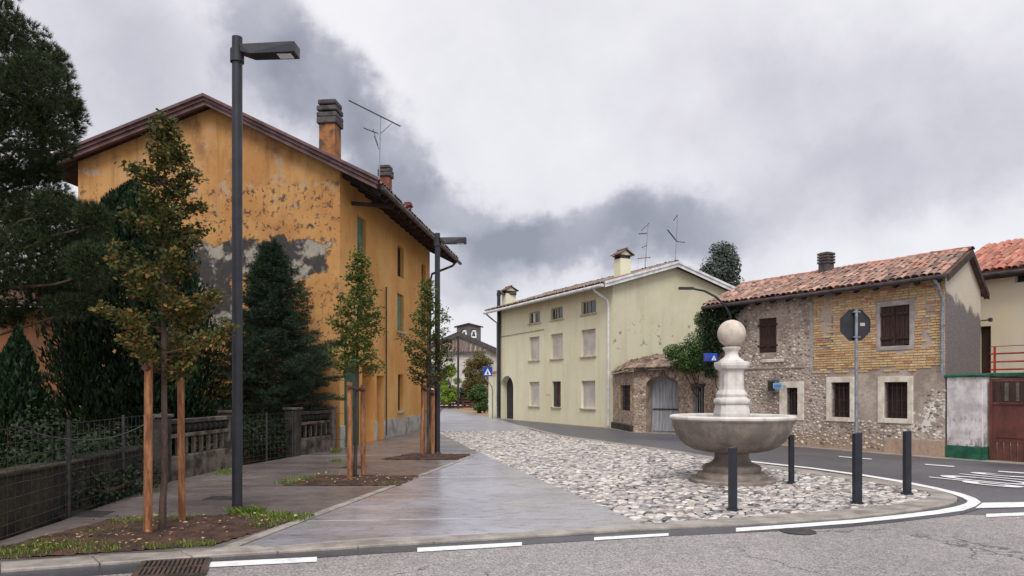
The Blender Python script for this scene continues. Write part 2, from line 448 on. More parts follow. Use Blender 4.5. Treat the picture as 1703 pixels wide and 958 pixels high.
def carved_stone():
    m, nt, b, out = new_mat('carved_limestone'); co = objco(nt)
    z = node(nt, 'ShaderNodeSeparateXYZ', {}, Vector=co).outputs[2]
    n = noise(nt, co, 3.5, 7, .65); st = noise(nt, objco(nt, (9, 9, .8)), 1.0, 5, .6)
    c = mixc(nt, smooth(nt, n, .36, .66), L(222, 217, 213), L(202, 195, 189))
    low = smooth(nt, z, 1.02, 1.16, 1.0, 0.0)                         # bowl and foot coloured darker and browner for the shade below the rim
    c = mixc(nt, mth(nt, 'MULTIPLY', low, .9), c, mixc(nt, smooth(nt, n, .38, .62), L(138, 124, 113), L(104, 93, 85)))
    c = mixc(nt, mth(nt, 'MULTIPLY', smooth(nt, st, .52, .72), mth(nt, 'ADD', .22, mth(nt, 'MULTIPLY', low, .33))), c, L(112, 102, 96))
    ball = smooth(nt, z, 2.3, 2.36)
    c = mixc(nt, mth(nt, 'MULTIPLY', ball, .8), c, mixc(nt, smooth(nt, noise(nt, co, 6, 6, .6), .35, .7), L(208, 192, 176), L(172, 156, 142)))
    g = noise(nt, co, 60, 4, .6)
    setin(nt, b, Base__Color=c, Roughness=.72, Specular__IOR__Level=.35, Normal=bump(nt, mth(nt, 'ADD', g, mth(nt, 'MULTIPLY', n, 1.5)), .25, .008))
    return m


M['stone_carved'] = carved_stone()


def band(nt, v, a, b, soft):
    return mth(nt, 'MULTIPLY', smooth(nt, v, a - soft, a + soft), smooth(nt, v, b - soft, b + soft, 1.0, 0.0))


def orange_plaster(gable):
    m, nt, b, out = new_mat('orange_plaster_gable' if gable else 'orange_plaster_side')
    co = objco(nt); s = node(nt, 'ShaderNodeSeparateXYZ', {}, Vector=co); x, y, z = s.outputs
    nl = noise(nt, co, .55, 6, .6); nm = noise(nt, co, 1.6, 8, .66); nf = noise(nt, co, 4.5, 8, .7)
    base = mixc(nt, smooth(nt, nl, .38, .62), *((L(192, 147, 94), L(176, 127, 77)) if gable else (L(214, 166, 104), L(202, 148, 88))))  # street side gets a lighter base, its brighter light put into the colour
    base = mixc(nt, mth(nt, 'MULTIPLY', smooth(nt, nm, .48, .70), .55 if gable else .25), base, L(158, 108, 66))
    h = nf
    if gable:
        wz = mth(nt, 'ADD', z, mth(nt, 'MULTIPLY', mth(nt, 'SUBTRACT', nm, .5), 1.6))
        # soot and weathering high on the gable
        top = mth(nt, 'MULTIPLY', smooth(nt, wz, 6.9, 8.4), smooth(nt, noise(nt, objco(nt, (1.6, 1, .8)), 1.3, 7, .65), .46, .68))
        base = mixc(nt, mth(nt, 'MULTIPLY', top, .75), base, L(120, 90, 66))
        gp = mth(nt, 'MULTIPLY', smooth(nt, noise(nt, objco(nt, (1, 1, 1)), 2.0, 8, .68), .55, .61), band(nt, z, 6.6, 8.7, .5))
        base = mixc(nt, mth(nt, 'MULTIPLY', gp, .8), base, L(168, 150, 132))
        # rows of flaked paint
        fl = noise(nt, objco(nt, (1.5, 1, 1.4)), 3.6, 9, .76)
        rows = mth(nt, 'ADD', band(nt, wz, 5.6, 7.25, .30), mth(nt, 'MULTIPLY', band(nt, wz, 2.4, 4.6, .4), smooth(nt, x, -1.3, -.6)))
        fm = mth(nt, 'MULTIPLY', smooth(nt, fl, .545, .57), rows, clamp=True)
        base = mixc(nt, mth(nt, 'MULTIPLY', fm, .9), base, mixc(nt, smooth(nt, nf, .4, .6), L(52, 46, 50), L(100, 88, 82)))
        # big loss of render in a broad band with a dark rim and a tongue hanging down
        wx = mth(nt, 'ADD', x, mth(nt, 'MULTIPLY', mth(nt, 'SUBTRACT', noise(nt, co, 1.1, 7, .65), .5), 1.4))
        wz2 = mth(nt, 'ADD', z, mth(nt, 'ADD', mth(nt, 'MULTIPLY', mth(nt, 'SUBTRACT', noise(nt, co, .9, 4, .6), .5), 1.7), mth(nt, 'MULTIPLY', mth(nt, 'SUBTRACT', noise(nt, co, 5.0, 9, .75), .5), .55)))
        lb = mth(nt, 'MULTIPLY', band(nt, wz2, 4.68, 5.70, .10), band(nt, wx, -5.5, -.30, .12))
        tg = mth(nt, 'MULTIPLY', band(nt, wz2, 3.3, 5.3, .12), band(nt, wx, -4.7, -3.1, .12))
        tg2 = mth(nt, 'MULTIPLY', band(nt, wz2, 3.0, 4.9, .12), band(nt, wx, -2.6, -1.7, .12))
        loss = mth(nt, 'MAXIMUM', mth(nt, 'MAXIMUM', lb, tg), tg2)
        ls = smooth(nt, loss, .42, .5)
        rim = mth(nt, 'MULTIPLY', smooth(nt, loss, .10, .42), mth(nt, 'SUBTRACT', 1.0, ls))
        base = mixc(nt, mth(nt, 'MULTIPLY', rim, .75), base, L(74, 58, 52))
        lc = mixc(nt, smooth(nt, noise(nt, co, 1.35, 7, .66), .49, .57), L(66, 62, 62), L(160, 152, 140))
        lc = mixc(nt, mth(nt, 'MULTIPLY', smooth(nt, nf, .45, .65), .35), lc, L(96, 86, 80))
        base = mixc(nt, ls, base, lc)
        h = mth(nt, 'SUBTRACT', mth(nt, 'MULTIPLY', nf, .25), mth(nt, 'ADD', mth(nt, 'MULTIPLY', ls, 1.0), mth(nt, 'MULTIPLY', fm, .6)))
        run = mth(nt, 'MULTIPLY', smooth(nt, noise(nt, objco(nt, (3.2, 1, .28)), 1.3, 7, .66), .50, .70), smooth(nt, wz, 5.0, 8.6))
        base = mixc(nt, mth(nt, 'MULTIPLY', run, .55), base, L(112, 86, 64))
        # darker brown towards the foot of the wall
        base = mixc(nt, mth(nt, 'MULTIPLY', smooth(nt, wz, .2, 2.2, 1.0, 0.0), .45), base, L(136, 96, 62))
    else:
        st = noise(nt, objco(nt, (3, 3, .25)), 1.4, 6, .6)
        base = mixc(nt, mth(nt, 'MULTIPLY', smooth(nt, st, .5, .75), .4), base, L(238, 190, 118))
        base = mixc(nt, mth(nt, 'MULTIPLY', smooth(nt, z, 5.2, 7.6), .25), base, L(196, 138, 74))
        cr = smooth(nt, noise(nt, objco(nt, (1, 1, .3)), 2.6, 9, .75), .63, .66)
        base = mixc(nt, mth(nt, 'MULTIPLY', cr, mth(nt, 'MULTIPLY', smooth(nt, y, 0.0, 1.2, 1.0, 0.0), .7)), base, L(240, 222, 190))
    setin(nt, b, Base__Color=base, Roughness=.88, Specular__IOR__Level=.2,
          Normal=bump(nt, noise(nt, co, 26, 5, .6), .18, .01, bump(nt, h, .55, .03)))
    return m


def pale_plaster(name, c1, c2, stain, chips):
    m, nt, b, out = new_mat(name); co = objco(nt); s = node(nt, 'ShaderNodeSeparateXYZ', {}, Vector=co); x, y, z = s.outputs
    n1 = noise(nt, co, .45, 7, .62); st = noise(nt, objco(nt, (2.2, 2.2, .22)), 1.1, 6, .6)
    c = mixc(nt, smooth(nt, n1, .36, .66), c1, c2)
    c = mixc(nt, mth(nt, 'MULTIPLY', smooth(nt, st, .48, .74), .35), c, stain)
    c = mixc(nt, mth(nt, 'MULTIPLY', smooth(nt, mth(nt, 'ADD', z, mth(nt, 'MULTIPLY', n1, .6)), .25, .75, 1.0, 0.0), .35), c, stain)
    h = noise(nt, co, 35, 4, .6)
    nrm = bump(nt, h, .12, .008)
    if chips:
        f = noise(nt, objco(nt, (1, 1, 1)), 2.3, 7, .72)
        cm = mth(nt, 'MULTIPLY', smooth(nt, f, .60, .615), band(nt, mth(nt, 'ADD', z, mth(nt, 'MULTIPLY', n1, .8)), 2.6, 5.0, .5), clamp=True)
        c = mixc(nt, mth(nt, 'MULTIPLY', cm, .8), c, L(120, 114, 96)); nrm = bump(nt, mth(nt, 'MULTIPLY', cm, -1.0), .5, .02, nrm)
    setin(nt, b, Base__Color=c, Roughness=.85, Specular__IOR__Level=.2, Normal=nrm)
    return m


M['orange_gable'] = orange_plaster(True)
M['orange_side'] = orange_plaster(False)
M['lime_wall'] = pale_plaster('pale_green_yellow_plaster', L(229, 225, 197), L(219, 214, 184), L(193, 188, 158), False)
M['lime_gable'] = pale_plaster('pale_green_yellow_gable', L(200, 195, 170), L(188, 183, 156), L(160, 155, 132), True)  # darker copy of the front plaster: shade put into the colour, plus chips
M['cream'] = pale_plaster('cream_plaster', L(234, 218, 184), L(226, 216, 198), L(196, 190, 186), False)
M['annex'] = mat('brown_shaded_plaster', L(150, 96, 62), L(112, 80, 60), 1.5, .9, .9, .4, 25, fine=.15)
M['church'] = mat('church_plaster', L(206, 200, 192), L(180, 176, 170), 1.5, .85, .9, .1, 10)


def pillar_plaster():
    m, nt, b, out = new_mat('stained_whitewash'); co = objco(nt); z = node(nt, 'ShaderNodeSeparateXYZ', {}, Vector=co).outputs[2]
    n = noise(nt, co, 2.2, 8, .68); k = noise(nt, objco(nt, (1, 1, .5)), 6, 8, .72)
    c = mixc(nt, smooth(nt, n, .36, .62), L(226, 220, 220), L(186, 178, 176))
    c = mixc(nt, mth(nt, 'MULTIPLY', smooth(nt, k, .54, .66), .7), c, L(112, 106, 104))
    lo = mth(nt, 'MULTIPLY', smooth(nt, k, .50, .56), smooth(nt, z, .22, .62, 1.0, 0.0))
    c = mixc(nt, mth(nt, 'MULTIPLY', lo, .8), c, L(78, 74, 74))
    setin(nt, b, Base__Color=c, Roughness=.85, Specular__IOR__Level=.2, Normal=bump(nt, k, .3, .01)); return m


M['pillar'] = pillar_plaster()


def grey_render():
    """gable of the brick house: pale render above, dark rough cast below a slanting edge"""
    m, nt, b, out = new_mat('two_tone_render'); co = objco(nt); s = node(nt, 'ShaderNodeSeparateXYZ', {}, Vector=co); x, y, z = s.outputs
    e = mth(nt, 'ADD', mth(nt, 'ADD', z, mth(nt, 'MULTIPLY', y, .10)), mth(nt, 'MULTIPLY', mth(nt, 'SUBTRACT', noise(nt, co, 1.4, 7, .65), .5), 1.0))
    f = smooth(nt, e, 3.95, 4.15, 1.0, 0.0); k = noise(nt, co, 22, 6, .7)
    c = mixc(nt, f, mixc(nt, smooth(nt, k, .35, .7), L(206, 196, 180), L(184, 174, 160)), mixc(nt, smooth(nt, k, .36, .64), L(96, 90, 92), L(134, 126, 124)))
    setin(nt, b, Base__Color=c, Roughness=.9, Specular__IOR__Level=.2, Normal=bump(nt, k, .5, .015)); return m


M['two_tone'] = grey_render()


def lower_wall():
    """rendered rubble of the brick house: mortar grey, with flaked white limewash near its right corner"""
    m, nt, b, out = new_mat('patched_rubble_render'); co = objco(nt); s = node(nt, 'ShaderNodeSeparateXYZ', {}, Vector=co); x, y, z = s.outputs
    n = noise(nt, co, 1.1, 8, .65); k = noise(nt, co, 14, 6, .7)
    c = mixc(nt, smooth(nt, n, .38, .62), L(196, 180, 168), L(156, 140, 130))
    c = mixc(nt, mth(nt, 'MULTIPLY', smooth(nt, k, .45, .7), .5), c, L(116, 104, 98))
    w = noise(nt, co, 1.9, 8, .68)
    wm = mth(nt, 'MULTIPLY', smooth(nt, w, .50, .53), mth(nt, 'MULTIPLY', smooth(nt, x, -1.2, -.85), band(nt, mth(nt, 'ADD', z, mth(nt, 'MULTIPLY', n, .3)), .55, 1.65, .12)), clamp=True)
    c = mixc(nt, wm, c, L(230, 222, 214))
    low = smooth(nt, mth(nt, 'ADD', z, mth(nt, 'MULTIPLY', n, .4)), .45, .65, 1.0, 0.0)
    c = mixc(nt, mth(nt, 'MULTIPLY', low, .55), c, mixc(nt, smooth(nt, noise(nt, objco(nt, (3, 3, .6)), 2, 5, .6), .4, .65), L(176, 140, 108), L(146, 124, 112)))
    setin(nt, b, Base__Color=c, Roughness=.9, Specular__IOR__Level=.2, Normal=bump(nt, mth(nt, 'ADD', k, mth(nt, 'MULTIPLY', wm, .6)), .6, .02)); return m


M['patched'] = lower_wall()


def asphalt(name, c1, c2, speck, scale, rough, cracks=False, wet=.0):
    m, nt, b, out = new_mat(name); co = objco(nt, world=True)
    v = node(nt, 'ShaderNodeTexVoronoi', {}, Vector=co, Scale=scale)
    sp = node(nt, 'ShaderNodeSeparateColor', {}, Color=v.outputs['Color']).outputs[0]
    n = noise(nt, co, .35, 6, .6); k = noise(nt, co, 9, 5, .6)
    c = mixc(nt, smooth(nt, n, .35, .65), c1, c2)
    c = mixc(nt, 1.0, c, node(nt, 'ShaderNodeMapRange', {}, Value=sp, From__Min=0.0, From__Max=1.0, To__Min=1 - speck, To__Max=1 + speck).outputs[0], 'MULTIPLY')
    c = mixc(nt, 1.0, c, node(nt, 'ShaderNodeMapRange', {}, Value=k, From__Min=.3, From__Max=.7, To__Min=.86, To__Max=1.14).outputs[0], 'MULTIPLY')
    hgt = mth(nt, 'SUBTRACT', sp, mth(nt, 'MULTIPLY', v.outputs['Distance'], .8))
    if cracks:
        wv = node(nt, 'ShaderNodeVectorMath', {'operation': 'ADD'}, _0=co, _1=node(nt, 'ShaderNodeVectorMath', {'operation': 'SCALE'}, _0=noise(nt, co, 2.0, 6, .7, out=1), Scale=.5).outputs[0]).outputs[0]
        e = node(nt, 'ShaderNodeTexVoronoi', {'feature': 'DISTANCE_TO_EDGE'}, Vector=wv, Scale=.42).outputs['Distance']
        cm = mth(nt, 'MULTIPLY', smooth(nt, e, .002, .007, 1.0, 0.0), smooth(nt, noise(nt, co, .6, 3, .5), .46, .56))
        c = mixc(nt, mth(nt, 'MULTIPLY', cm, .75), c, L(40, 38, 40))
    r = mth(nt, 'ADD', rough, mth(nt, 'MULTIPLY', smooth(nt, n, .4, .6), -wet))
    setin(nt, b, Base__Color=c, Roughness=r, Specular__IOR__Level=.45, Normal=bump(nt, hgt, .35, .006)); return m


M['asphalt_front'] = asphalt('worn_chip_asphalt', L(152, 146, 144), L(140, 135, 134), .55, 78, .52, True, .1)
M['asphalt_dark'] = asphalt('new_dark_asphalt', L(82, 80, 84), L(66, 65, 70), .25, 70, .5, False, .2)
M['asphalt_back'] = asphalt('damp_dark_asphalt', L(98, 96, 100), L(82, 81, 86), .25, 60, .55, False, .12)


def wet_concrete(name, c1, c2, rough, wet, wetw=.2, crough=.34):
    m, nt, b, out = new_mat(name); co = objco(nt, world=True)
    a = math.radians(14)
    rot = node(nt, 'ShaderNodeMapping', {}, Vector=co); rot.inputs['Rotation'].default_value = (0, 0, -a); rot.inputs['Scale'].default_value = (.75, 1.6, 1)
    n = noise(nt, co, .7, 7, .62); br = noise(nt, rot.outputs[0], 3.2, 8, .7); k = noise(nt, co, 45, 4, .6)
    pud = smooth(nt, noise(nt, rot.outputs[0], .8, 6, .6), .40, .58)
    c = mixc(nt, smooth(nt, n, .36, .64), c1, c2)
    stk = smooth(nt, noise(nt, rot.outputs[0], 5.5, 9, .74), .53, .60)
    c = mixc(nt, mth(nt, 'MULTIPLY', smooth(nt, br, .52, .66), .35), c, tuple(v * .5 for v in c2))
    c = mixc(nt, mth(nt, 'MULTIPLY', stk, .55), c, tuple(v * .3 for v in c2))
    c = mixc(nt, mth(nt, 'MULTIPLY', smooth(nt, noise(nt, co, 1.6, 6, .7), .52, .7), .25), c, L(116, 96, 88))
    r = mth(nt, 'ADD', rough, mth(nt, 'MULTIPLY', pud, -wet))
    r = mth(nt, 'ADD', r, mth(nt, 'MULTIPLY', smooth(nt, br, .52, .66), .22))
    bm = bump(nt, mth(nt, 'ADD', mth(nt, 'MULTIPLY', br, 1.0), mth(nt, 'MULTIPLY', k, .12)), .16, .012)
    cw_ = mth(nt, 'MULTIPLY', mth(nt, 'MULTIPLY', mth(nt, 'ADD', .35, mth(nt, 'MULTIPLY', pud, .65)), wetw), mth(nt, 'SUBTRACT', 1.0, mth(nt, 'MULTIPLY', stk, .6)))
    setin(nt, b, Base__Color=c, Roughness=r, Specular__IOR__Level=.6, Normal=bm, Coat__Weight=cw_, Coat__Roughness=mth(nt, 'ADD', crough + .06, mth(nt, 'MULTIPLY', smooth(nt, noise(nt, rot.outputs[0], 2.1, 7, .66), .42, .6), -.11)), Coat__IOR=1.6, Coat__Normal=bump(nt, br, .10, .012)); return m


M['paving'] = wet_concrete('wet_brushed_concrete', L(124, 114, 111), L(100, 92, 91), .44, .14, .5, .27)
M['paving_wet'] = wet_concrete('wet_sky_tinted_concrete', L(168, 165, 172), L(146, 143, 150), .34, .06, 1.0, .25)  # base lightened and blued to stand in for reflected sky
M['far_paving'] = wet_concrete('wet_far_paving', L(170, 166, 172), L(150, 147, 154), .42, .05, 1.0, .36)  # pale base also carries the sky sheen of the distant paving
M['ground'] = mat('verge_earth', L(96, 92, 62), L(112, 96, 72), .4, .95, .95, .6, 12, world=True, fine=.25)
M['gravel'] = mat('brown_gravel', L(168, 138, 104), L(140, 116, 90), .5, .9, .9, .5, 20, world=True, fine=.2)

# ------------------------------------------------------------------ the ground, roads and plaza
ZR = -0.035                                            # road level; the paved square is level 0
K = lambda px, py: G(px, py, 0.0)
mb = MB(); mb.prism([(-160, -30), (160, -30), (160, 260), (-160, 260)], -.5, -.13)
structure(mb.build('ground', M['ground']), 'dull earth and grass beyond the paved square')

# front kerb line (outer edge), from far left round the tip of the square and back along the side road
outer = [Vector((-40, -2.7, 0)), K(0, 947), K(200, 933), K(360, 922), K(600, 907), K(850, 892), K(1062, 878.5), K(1240, 870), K(1400, 861), K(1490, 851.5),
         K(1550, 843), K(1584, 836), K(1596, 830), K(1588, 822), K(1560, 815), K(1510, 804), K(1450, 795), K(1350, 782), K(1245, 769), K(1120, 748), K(933, 723.5), K(862, 706)]
mb = MB(); mb.add([(-40, -2.7, ZR)] + [(p.x, p.y, ZR) for p in outer[1:10]] + [(8, 9.6, ZR), (14, 10.0, ZR), (60, 11.5, ZR), (60, -30, ZR), (-40, -30, ZR)], [tuple(range(14, -1, -1))])
structure(mb.build('front_road', M['asphalt_front']), 'coarse worn grey asphalt road across the front')
mb = MB(); Zb = ZR - .004
mb.add([(2.5, 9.0, Zb), (8, 9.0, Zb), (60, 10.8, Zb), (60, 16, Zb), (13, 14.5, Zb), (9.5, 19.5, Zb), (7, 26.5, Zb), (4.4, 31.9, Zb), (-1.3, 43, Zb), (-1.5, 64, Zb), (-6.2, 66, Zb), (-5.8, 31, Zb), (-2, 20, Zb)], [tuple(range(13))])
structure(mb.build('side_road', M['asphalt_back']), 'damp dark asphalt side road past the houses')
# new asphalt strip along the kerb
mb = MB(); strip = [Vector((-40, -2.7, 0))] + outer[1:15]
outw = [Vector((-40, -3.1, 0)), K(0, 962), K(200, 948), K(360, 934), K(600, 917), K(850, 902), K(1062, 889), K(1240, 881), K(1400, 873), K(1500, 863),
        K(1590, 853), K(1626, 843), K(1640, 836), K(1622, 824), K(1580, 812)]
mb.add([(p.x, p.y + .03, ZR + .004) for p in strip] + [(p.x, p.y, ZR + .004) for p in outw], [(i, i + len(strip), i + 1 + len(strip), i + 1) for i in range(len(strip) - 1)])
structure(mb.build('road_patch_strip', M['asphalt_dark']), 'strip of newer black asphalt along the kerb')

# the raised square: base body, then kerb, slabs and cobbles
inner = [K(0, 935), K(200, 921), K(360, 910), K(600, 896.5), K(850, 885), K(1070, 870), K(1240, 859), K(1400, 847), K(1480, 838.5), K(1530, 830), K(1548, 823), K(1540, 816), K(1500, 809), K(1445, 801), K(1350, 788), K(1245, 774), K(1120, 751.5), K(933, 726), K(862, 708)]
fence_edge = [Vector((-5.25, 6.0, 0)), Vector((-5.5, 9.0, 0)), Vector((-5.95, 12.9, 0)), Vector((-5.75, 15.3, 0)), Vector((-5.1, 18.2, 0)), Vector((-4.70, 20.05, 0)), Vector((-3.46, 31.2, 0))]
cob_l = [K(1070, 871), K(926, 809), K(800, 754), K(736, 722.5), Vector((-3.0, 28.6, 0))]
cob_poly = [cob_l[0]] + inner[6:18] + [Vector((.9, 28.6, 0))] + cob_l[::-1][:-1]
mb = MB(); body = [Vector((-5.25, 6.62, 0))] + [p + Vector((0, .05, 0)) for p in outer[1:]] + [Vector((-1.0, 42, 0)), Vector((-2.5, 64, 0)), Vector((-6.0, 64, 0)), Vector((-3.5, 31, 0))] + fence_edge[::-1][1:]
mb.prism([(p.x, p.y) for p in body], -.4, -.03)
structure(mb.build('square_bed', M['grout']), 'dark wet sand bed between the cobbles of the square')

# kerb: single stones
kerb_root = bpy.data.objects.new('kerb', None); col.objects.link(kerb_root); structure(kerb_root, 'low concrete kerb round the front of the square')


def resample(line, step):
    out = [line[0]]; acc = 0
    for a, b in zip(line, line[1:]):
        d = (b - a).length; t = step - acc
        while t <= d:
            out.append(a.lerp(b, t / d)); t += step
        acc = (acc + d) % step
    if (out[-1] - line[-1]).length > .2:
        out.append(line[-1])
    return out


def at_len(line, f):
    Ls = [(b - a).length for a, b in zip(line, line[1:])]; t = f * sum(Ls)
    for (a, b), l in zip(zip(line, line[1:]), Ls):
        if t <= l + 1e-9:
            return a.lerp(b, t / l if l else 0)
        t -= l
    return line[-1].copy()


okl, ikl = outer[1:], inner
NK = 46
for i in range(NK):
    quad = [at_len(okl, i / NK), at_len(okl, (i + .5) / NK), at_len(okl, (i + 1) / NK), at_len(ikl, (i + 1) / NK), at_len(ikl, (i + .5) / NK), at_len(ikl, i / NK)]
    c = sum(quad, Vector()) / 6
    quad = [c + (q - c) * (1 - .006 / max(.3, (q - c).length)) for q in quad]
    MB().prism([(q.x, q.y) for q in quad], -.2, R.uniform(-.003, .003)).build('kerb_stone', M['kerb'], kerb_root, bevel=.012)

# pavement slabs between the garden fences and the cobbles
pave_root = bpy.data.objects.new('pavement', None); col.objects.link(pave_root); structure(pave_root, 'wet grey concrete pavement with tree pits')


def clip(poly, n, d):
    """keep the side where p.n <= d"""
    out = []
    for a, b in zip(poly, poly[1:] + poly[:1]):
        da, db = a.dot(n) - d, b.dot(n) - d
        if da <= 0:
            out.append(a)
        if (da < 0 < db) or (db < 0 < da):
            out.append(a.lerp(b, da / (da - db)))
    return out


def inset(poly, w):
    out = []; n = len(poly)
    for i in range(n):
        p0, p, p1 = poly[i - 1], poly[i], poly[(i + 1) % n]
        e0 = (p - p0); e1 = (p1 - p)
        if e0.length < 1e-4 or e1.length < 1e-4:
            out.append(p); continue
        n0 = Vector((-e0.y, e0.x, 0)).normalized(); n1 = Vector((-e1.y, e1.x, 0)).normalized(); b = n0 + n1
        b = b / max(.35, b.length_squared) * 2 if b.length > .2 else n0
        out.append(p + b * w)
    return out


def dedupe(poly):
    out = [p for i, p in enumerate(poly) if (p - poly[i - 1]).length > 1e-3]
    return out


strip_a, strip_b = K(353, 915), K(795, 753.5)
left_poly = [inner[0] + Vector((-.6, -.17, 0)), inner[0], inner[1], strip_a, strip_b, cob_l[2] + Vector((-.05, .1, 0)), cob_l[3], cob_l[4], fence_edge[-1] + Vector((.05, -.6, 0)), fence_edge[-2], fence_edge[-3], fence_edge[-4], fence_edge[-5], fence_edge[-6]]
left_poly = [Vector((p.x, p.y, 0)) for p in left_poly]
sd = (strip_b - strip_a).normalized(); sn = Vector((sd.y, -sd.x, 0))
cuts = [9.6, 12.35, 15.1, 18.3, 21.5, 24.7, 28.0]
nx = Vector((-.09, .996, 0))
prev = None
for i, cval in enumerate(cuts + [99]):
    pl = left_poly
    pl = clip(pl, nx, cval)
    if prev is not None:
        pl = clip(pl, -nx, -prev)
    prev = cval
    pl = dedupe(pl)
    if len(pl) >= 3:
        pl = inset(pl, .007)
        MB().prism([(p.x, p.y) for p in pl], -.12, R.uniform(-.002, .002)).build('slab', M['paving'], pave_root, bevel=.004)
wedge = [strip_a + sn * .17, inner[3], inner[4], cob_l[0], cob_l[1], cob_l[2], strip_b + sn * .10]
wedge = [Vector((p.x, p.y, 0)) for p in wedge]
prev = None
for cval in [9.2, 11.4, 13.6, 16.0, 99]:
    pl = clip(wedge, nx, cval)
    if prev is not None:
        pl = clip(pl, -nx, -prev)
    prev = cval; pl = dedupe(pl)
    if len(pl) >= 3:
        MB().prism([(p.x, p.y) for p in inset(pl, .006)], -.12, R.uniform(-.0015, .0015)).build('slab', M['paving_wet'], pave_root, bevel=.004)
# pale edging strip between pavement and wedge
n_e = 11
for i in range(n_e):
    a = strip_a.lerp(strip_b, i / n_e); b = strip_a.lerp(strip_b, (i + 1) / n_e - .0008)
    w0 = .15 - .06 * i / n_e; w1 = .15 - .06 * (i + 1) / n_e
    q = [a + sn * .01, a + sn * w0, b + sn * w1, b + sn * .01]
    MB().prism([(p.x, p.y) for p in q], -.12, .006).build('edging_stone', M['kerb'], pave_root, bevel=.006)
MB().prism([(-3.05, 28.62), (.88, 28.62), (.2, 34), (-1.0, 42), (-2.5, 63), (-5.9, 63.5), (-3.42, 31.2)], -.12, -.004).build('far_paving', M['far_paving'], pave_root)

# tree pits


def pit(poly, name, label, seed, dome=.05, res=.05):
    r = random.Random(seed); pl = [Vector((p.x, p.y, 0)) for p in poly]
    x0, x1 = min(p.x for p in pl), max(p.x for p in pl); y0, y1 = min(p.y for p in pl), max(p.y for p in pl)
    nxp, nyp = max(4, int((x1 - x0) / res)), max(4, int((y1 - y0) / res))

    def edge_d(x, y):
        d = 9; inside = True
        for a, b in zip(pl, pl[1:] + pl[:1]):
            e = (b - a); t = ((x - a.x) * e.y - (y - a.y) * e.x) / e.length
            d = min(d, -t)
        return d
    sgn = 1 if sum(a.x * b.y - b.x * a.y for a, b in zip(pl, pl[1:] + pl[:1])) > 0 else -1
    if sgn < 0:
        pl.reverse()
    V = []; idx = {}; F = []
    from mathutils import noise as mn
    for j in range(nyp + 1):
        for i in range(nxp + 1):
            x = x0 + (x1 - x0) * i / nxp; y = y0 + (y1 - y0) * j / nyp; d = edge_d(x, y)
            if d > 0.0:
                idx[i, j] = len(V)
                h = .006 + min(1, d / .35) * dome * (.6 + .8 * mn.noise((x * 1.7, y * 1.7, seed))) + .018 * mn.noise((x * 9, y * 9, seed + 3)) + .012 * mn.noise((x * 23, y * 23, 1))
                V.append((x, y, max(.005, h)))
    for j in range(nyp):
        for i in range(nxp):
            q = [(i, j), (i + 1, j), (i + 1, j + 1), (i, j + 1)]
            if all(k in idx for k in q):
                F.append([idx[k] for k in q])
    o = np_mesh(name, np.array(V), np.array(F), M['soil'], None, smooth_=True); structure(o, label); return pl, edge_d


pit1 = [K(-10, 934), K(130, 924), K(345, 912), K(512, 859.5), K(400, 856.5), K(190, 862), K(-10, 913)]
pit2 = [K(464, 808), K(664, 808.5), K(702, 791.5), K(532, 790)]
pit3 = [K(628, 764.5), K(762, 765), K(786, 756), K(686, 753.5)]
P1, E1 = pit(pit1, 'soil_bed', 'bare brown soil of the pit under the largest young tree', 1, .05, .035)
P2, E2 = pit(pit2, 'soil_bed', 'bare brown soil of the middle tree pit', 2, .04, .05)
P3, E3 = pit(pit3, 'soil_bed', 'bare brown soil of the farthest tree pit', 3, .05, .06)

# tufts of grass in the pits


def grass(spots, name, label):
    V = []; F = []
    for (cx, cy, rad, n, hh) in spots:
        for _ in range(n):
            a = R.uniform(0, 6.28); d = rad * math.sqrt(R.random()); x, y = cx + math.cos(a) * d, cy + math.sin(a) * d * .7
            th = R.uniform(0, 6.28); h = hh * R.uniform(.5, 1.2); ln = R.uniform(.1, .9) * h; w = R.uniform(.003, .006)
            dx, dy = math.cos(th), math.sin(th); b = len(V); z = .012
            V += [(x - dy * w, y + dx * w, z), (x + dy * w, y - dx * w, z), (x + dx * ln * .4 + dy * w * .8, y + dy * ln * .4 - dx * w * .8, z + h * .65), (x + dx * ln, y + dy * ln, z + h)]
            F += [(b, b + 1, b + 2), (b, b + 2, b + 3)]
    o = np_mesh(name, np.array(V), np.array(F), M['grass']); tag(o, label, 'grass', kind='stuff')


gs = []
for px, py, n, rad, h in [(120, 905, 500, .45, .05), (60, 915, 300, .35, .05), (175, 890, 260, .3, .05), (215, 872, 200, .3, .06), (250, 868, 160, .25, .06), (305, 866, 120, .2, .06), (410, 858, 420, .22, .11), (440, 862, 320, .3, .07), (470, 866, 260, .3, .05), (490, 861, 200, .25, .05), (325, 908, 160, .2, .05), (262, 912, 90, .15, .05), (150, 915, 200, .3, .04), (30, 925, 150, .3, .04), (440, 876, 120, .2, .05)]:
    p = K(px, py)
    if E1(p.x, p.y) > -.15:
        gs.append((p.x, p.y, rad, n, h))
for px, py, n, rad, h in [(480, 804, 200, .25, .05), (500, 797, 160, .3, .05), (540, 791, 90, .25, .04), (650, 806, 60, .15, .05)]:
    p = K(px, py); gs.append((p.x, p.y, rad, n, h))
for px, py, n, rad, h in [(105, 832, 200, .18, .10), (560, 768, 120, .2, .06), (385, 786, 150, .3, .08), (360, 790, 90, .25, .05), (560, 753, 90, .12, .12), (250, 812, 120, .3, .06)]:
    p = K(px, py); gs.append((p.x, p.y, rad, n, h))
grass(gs, 'grass_tufts', 'short green grass and weeds in the tree pits')
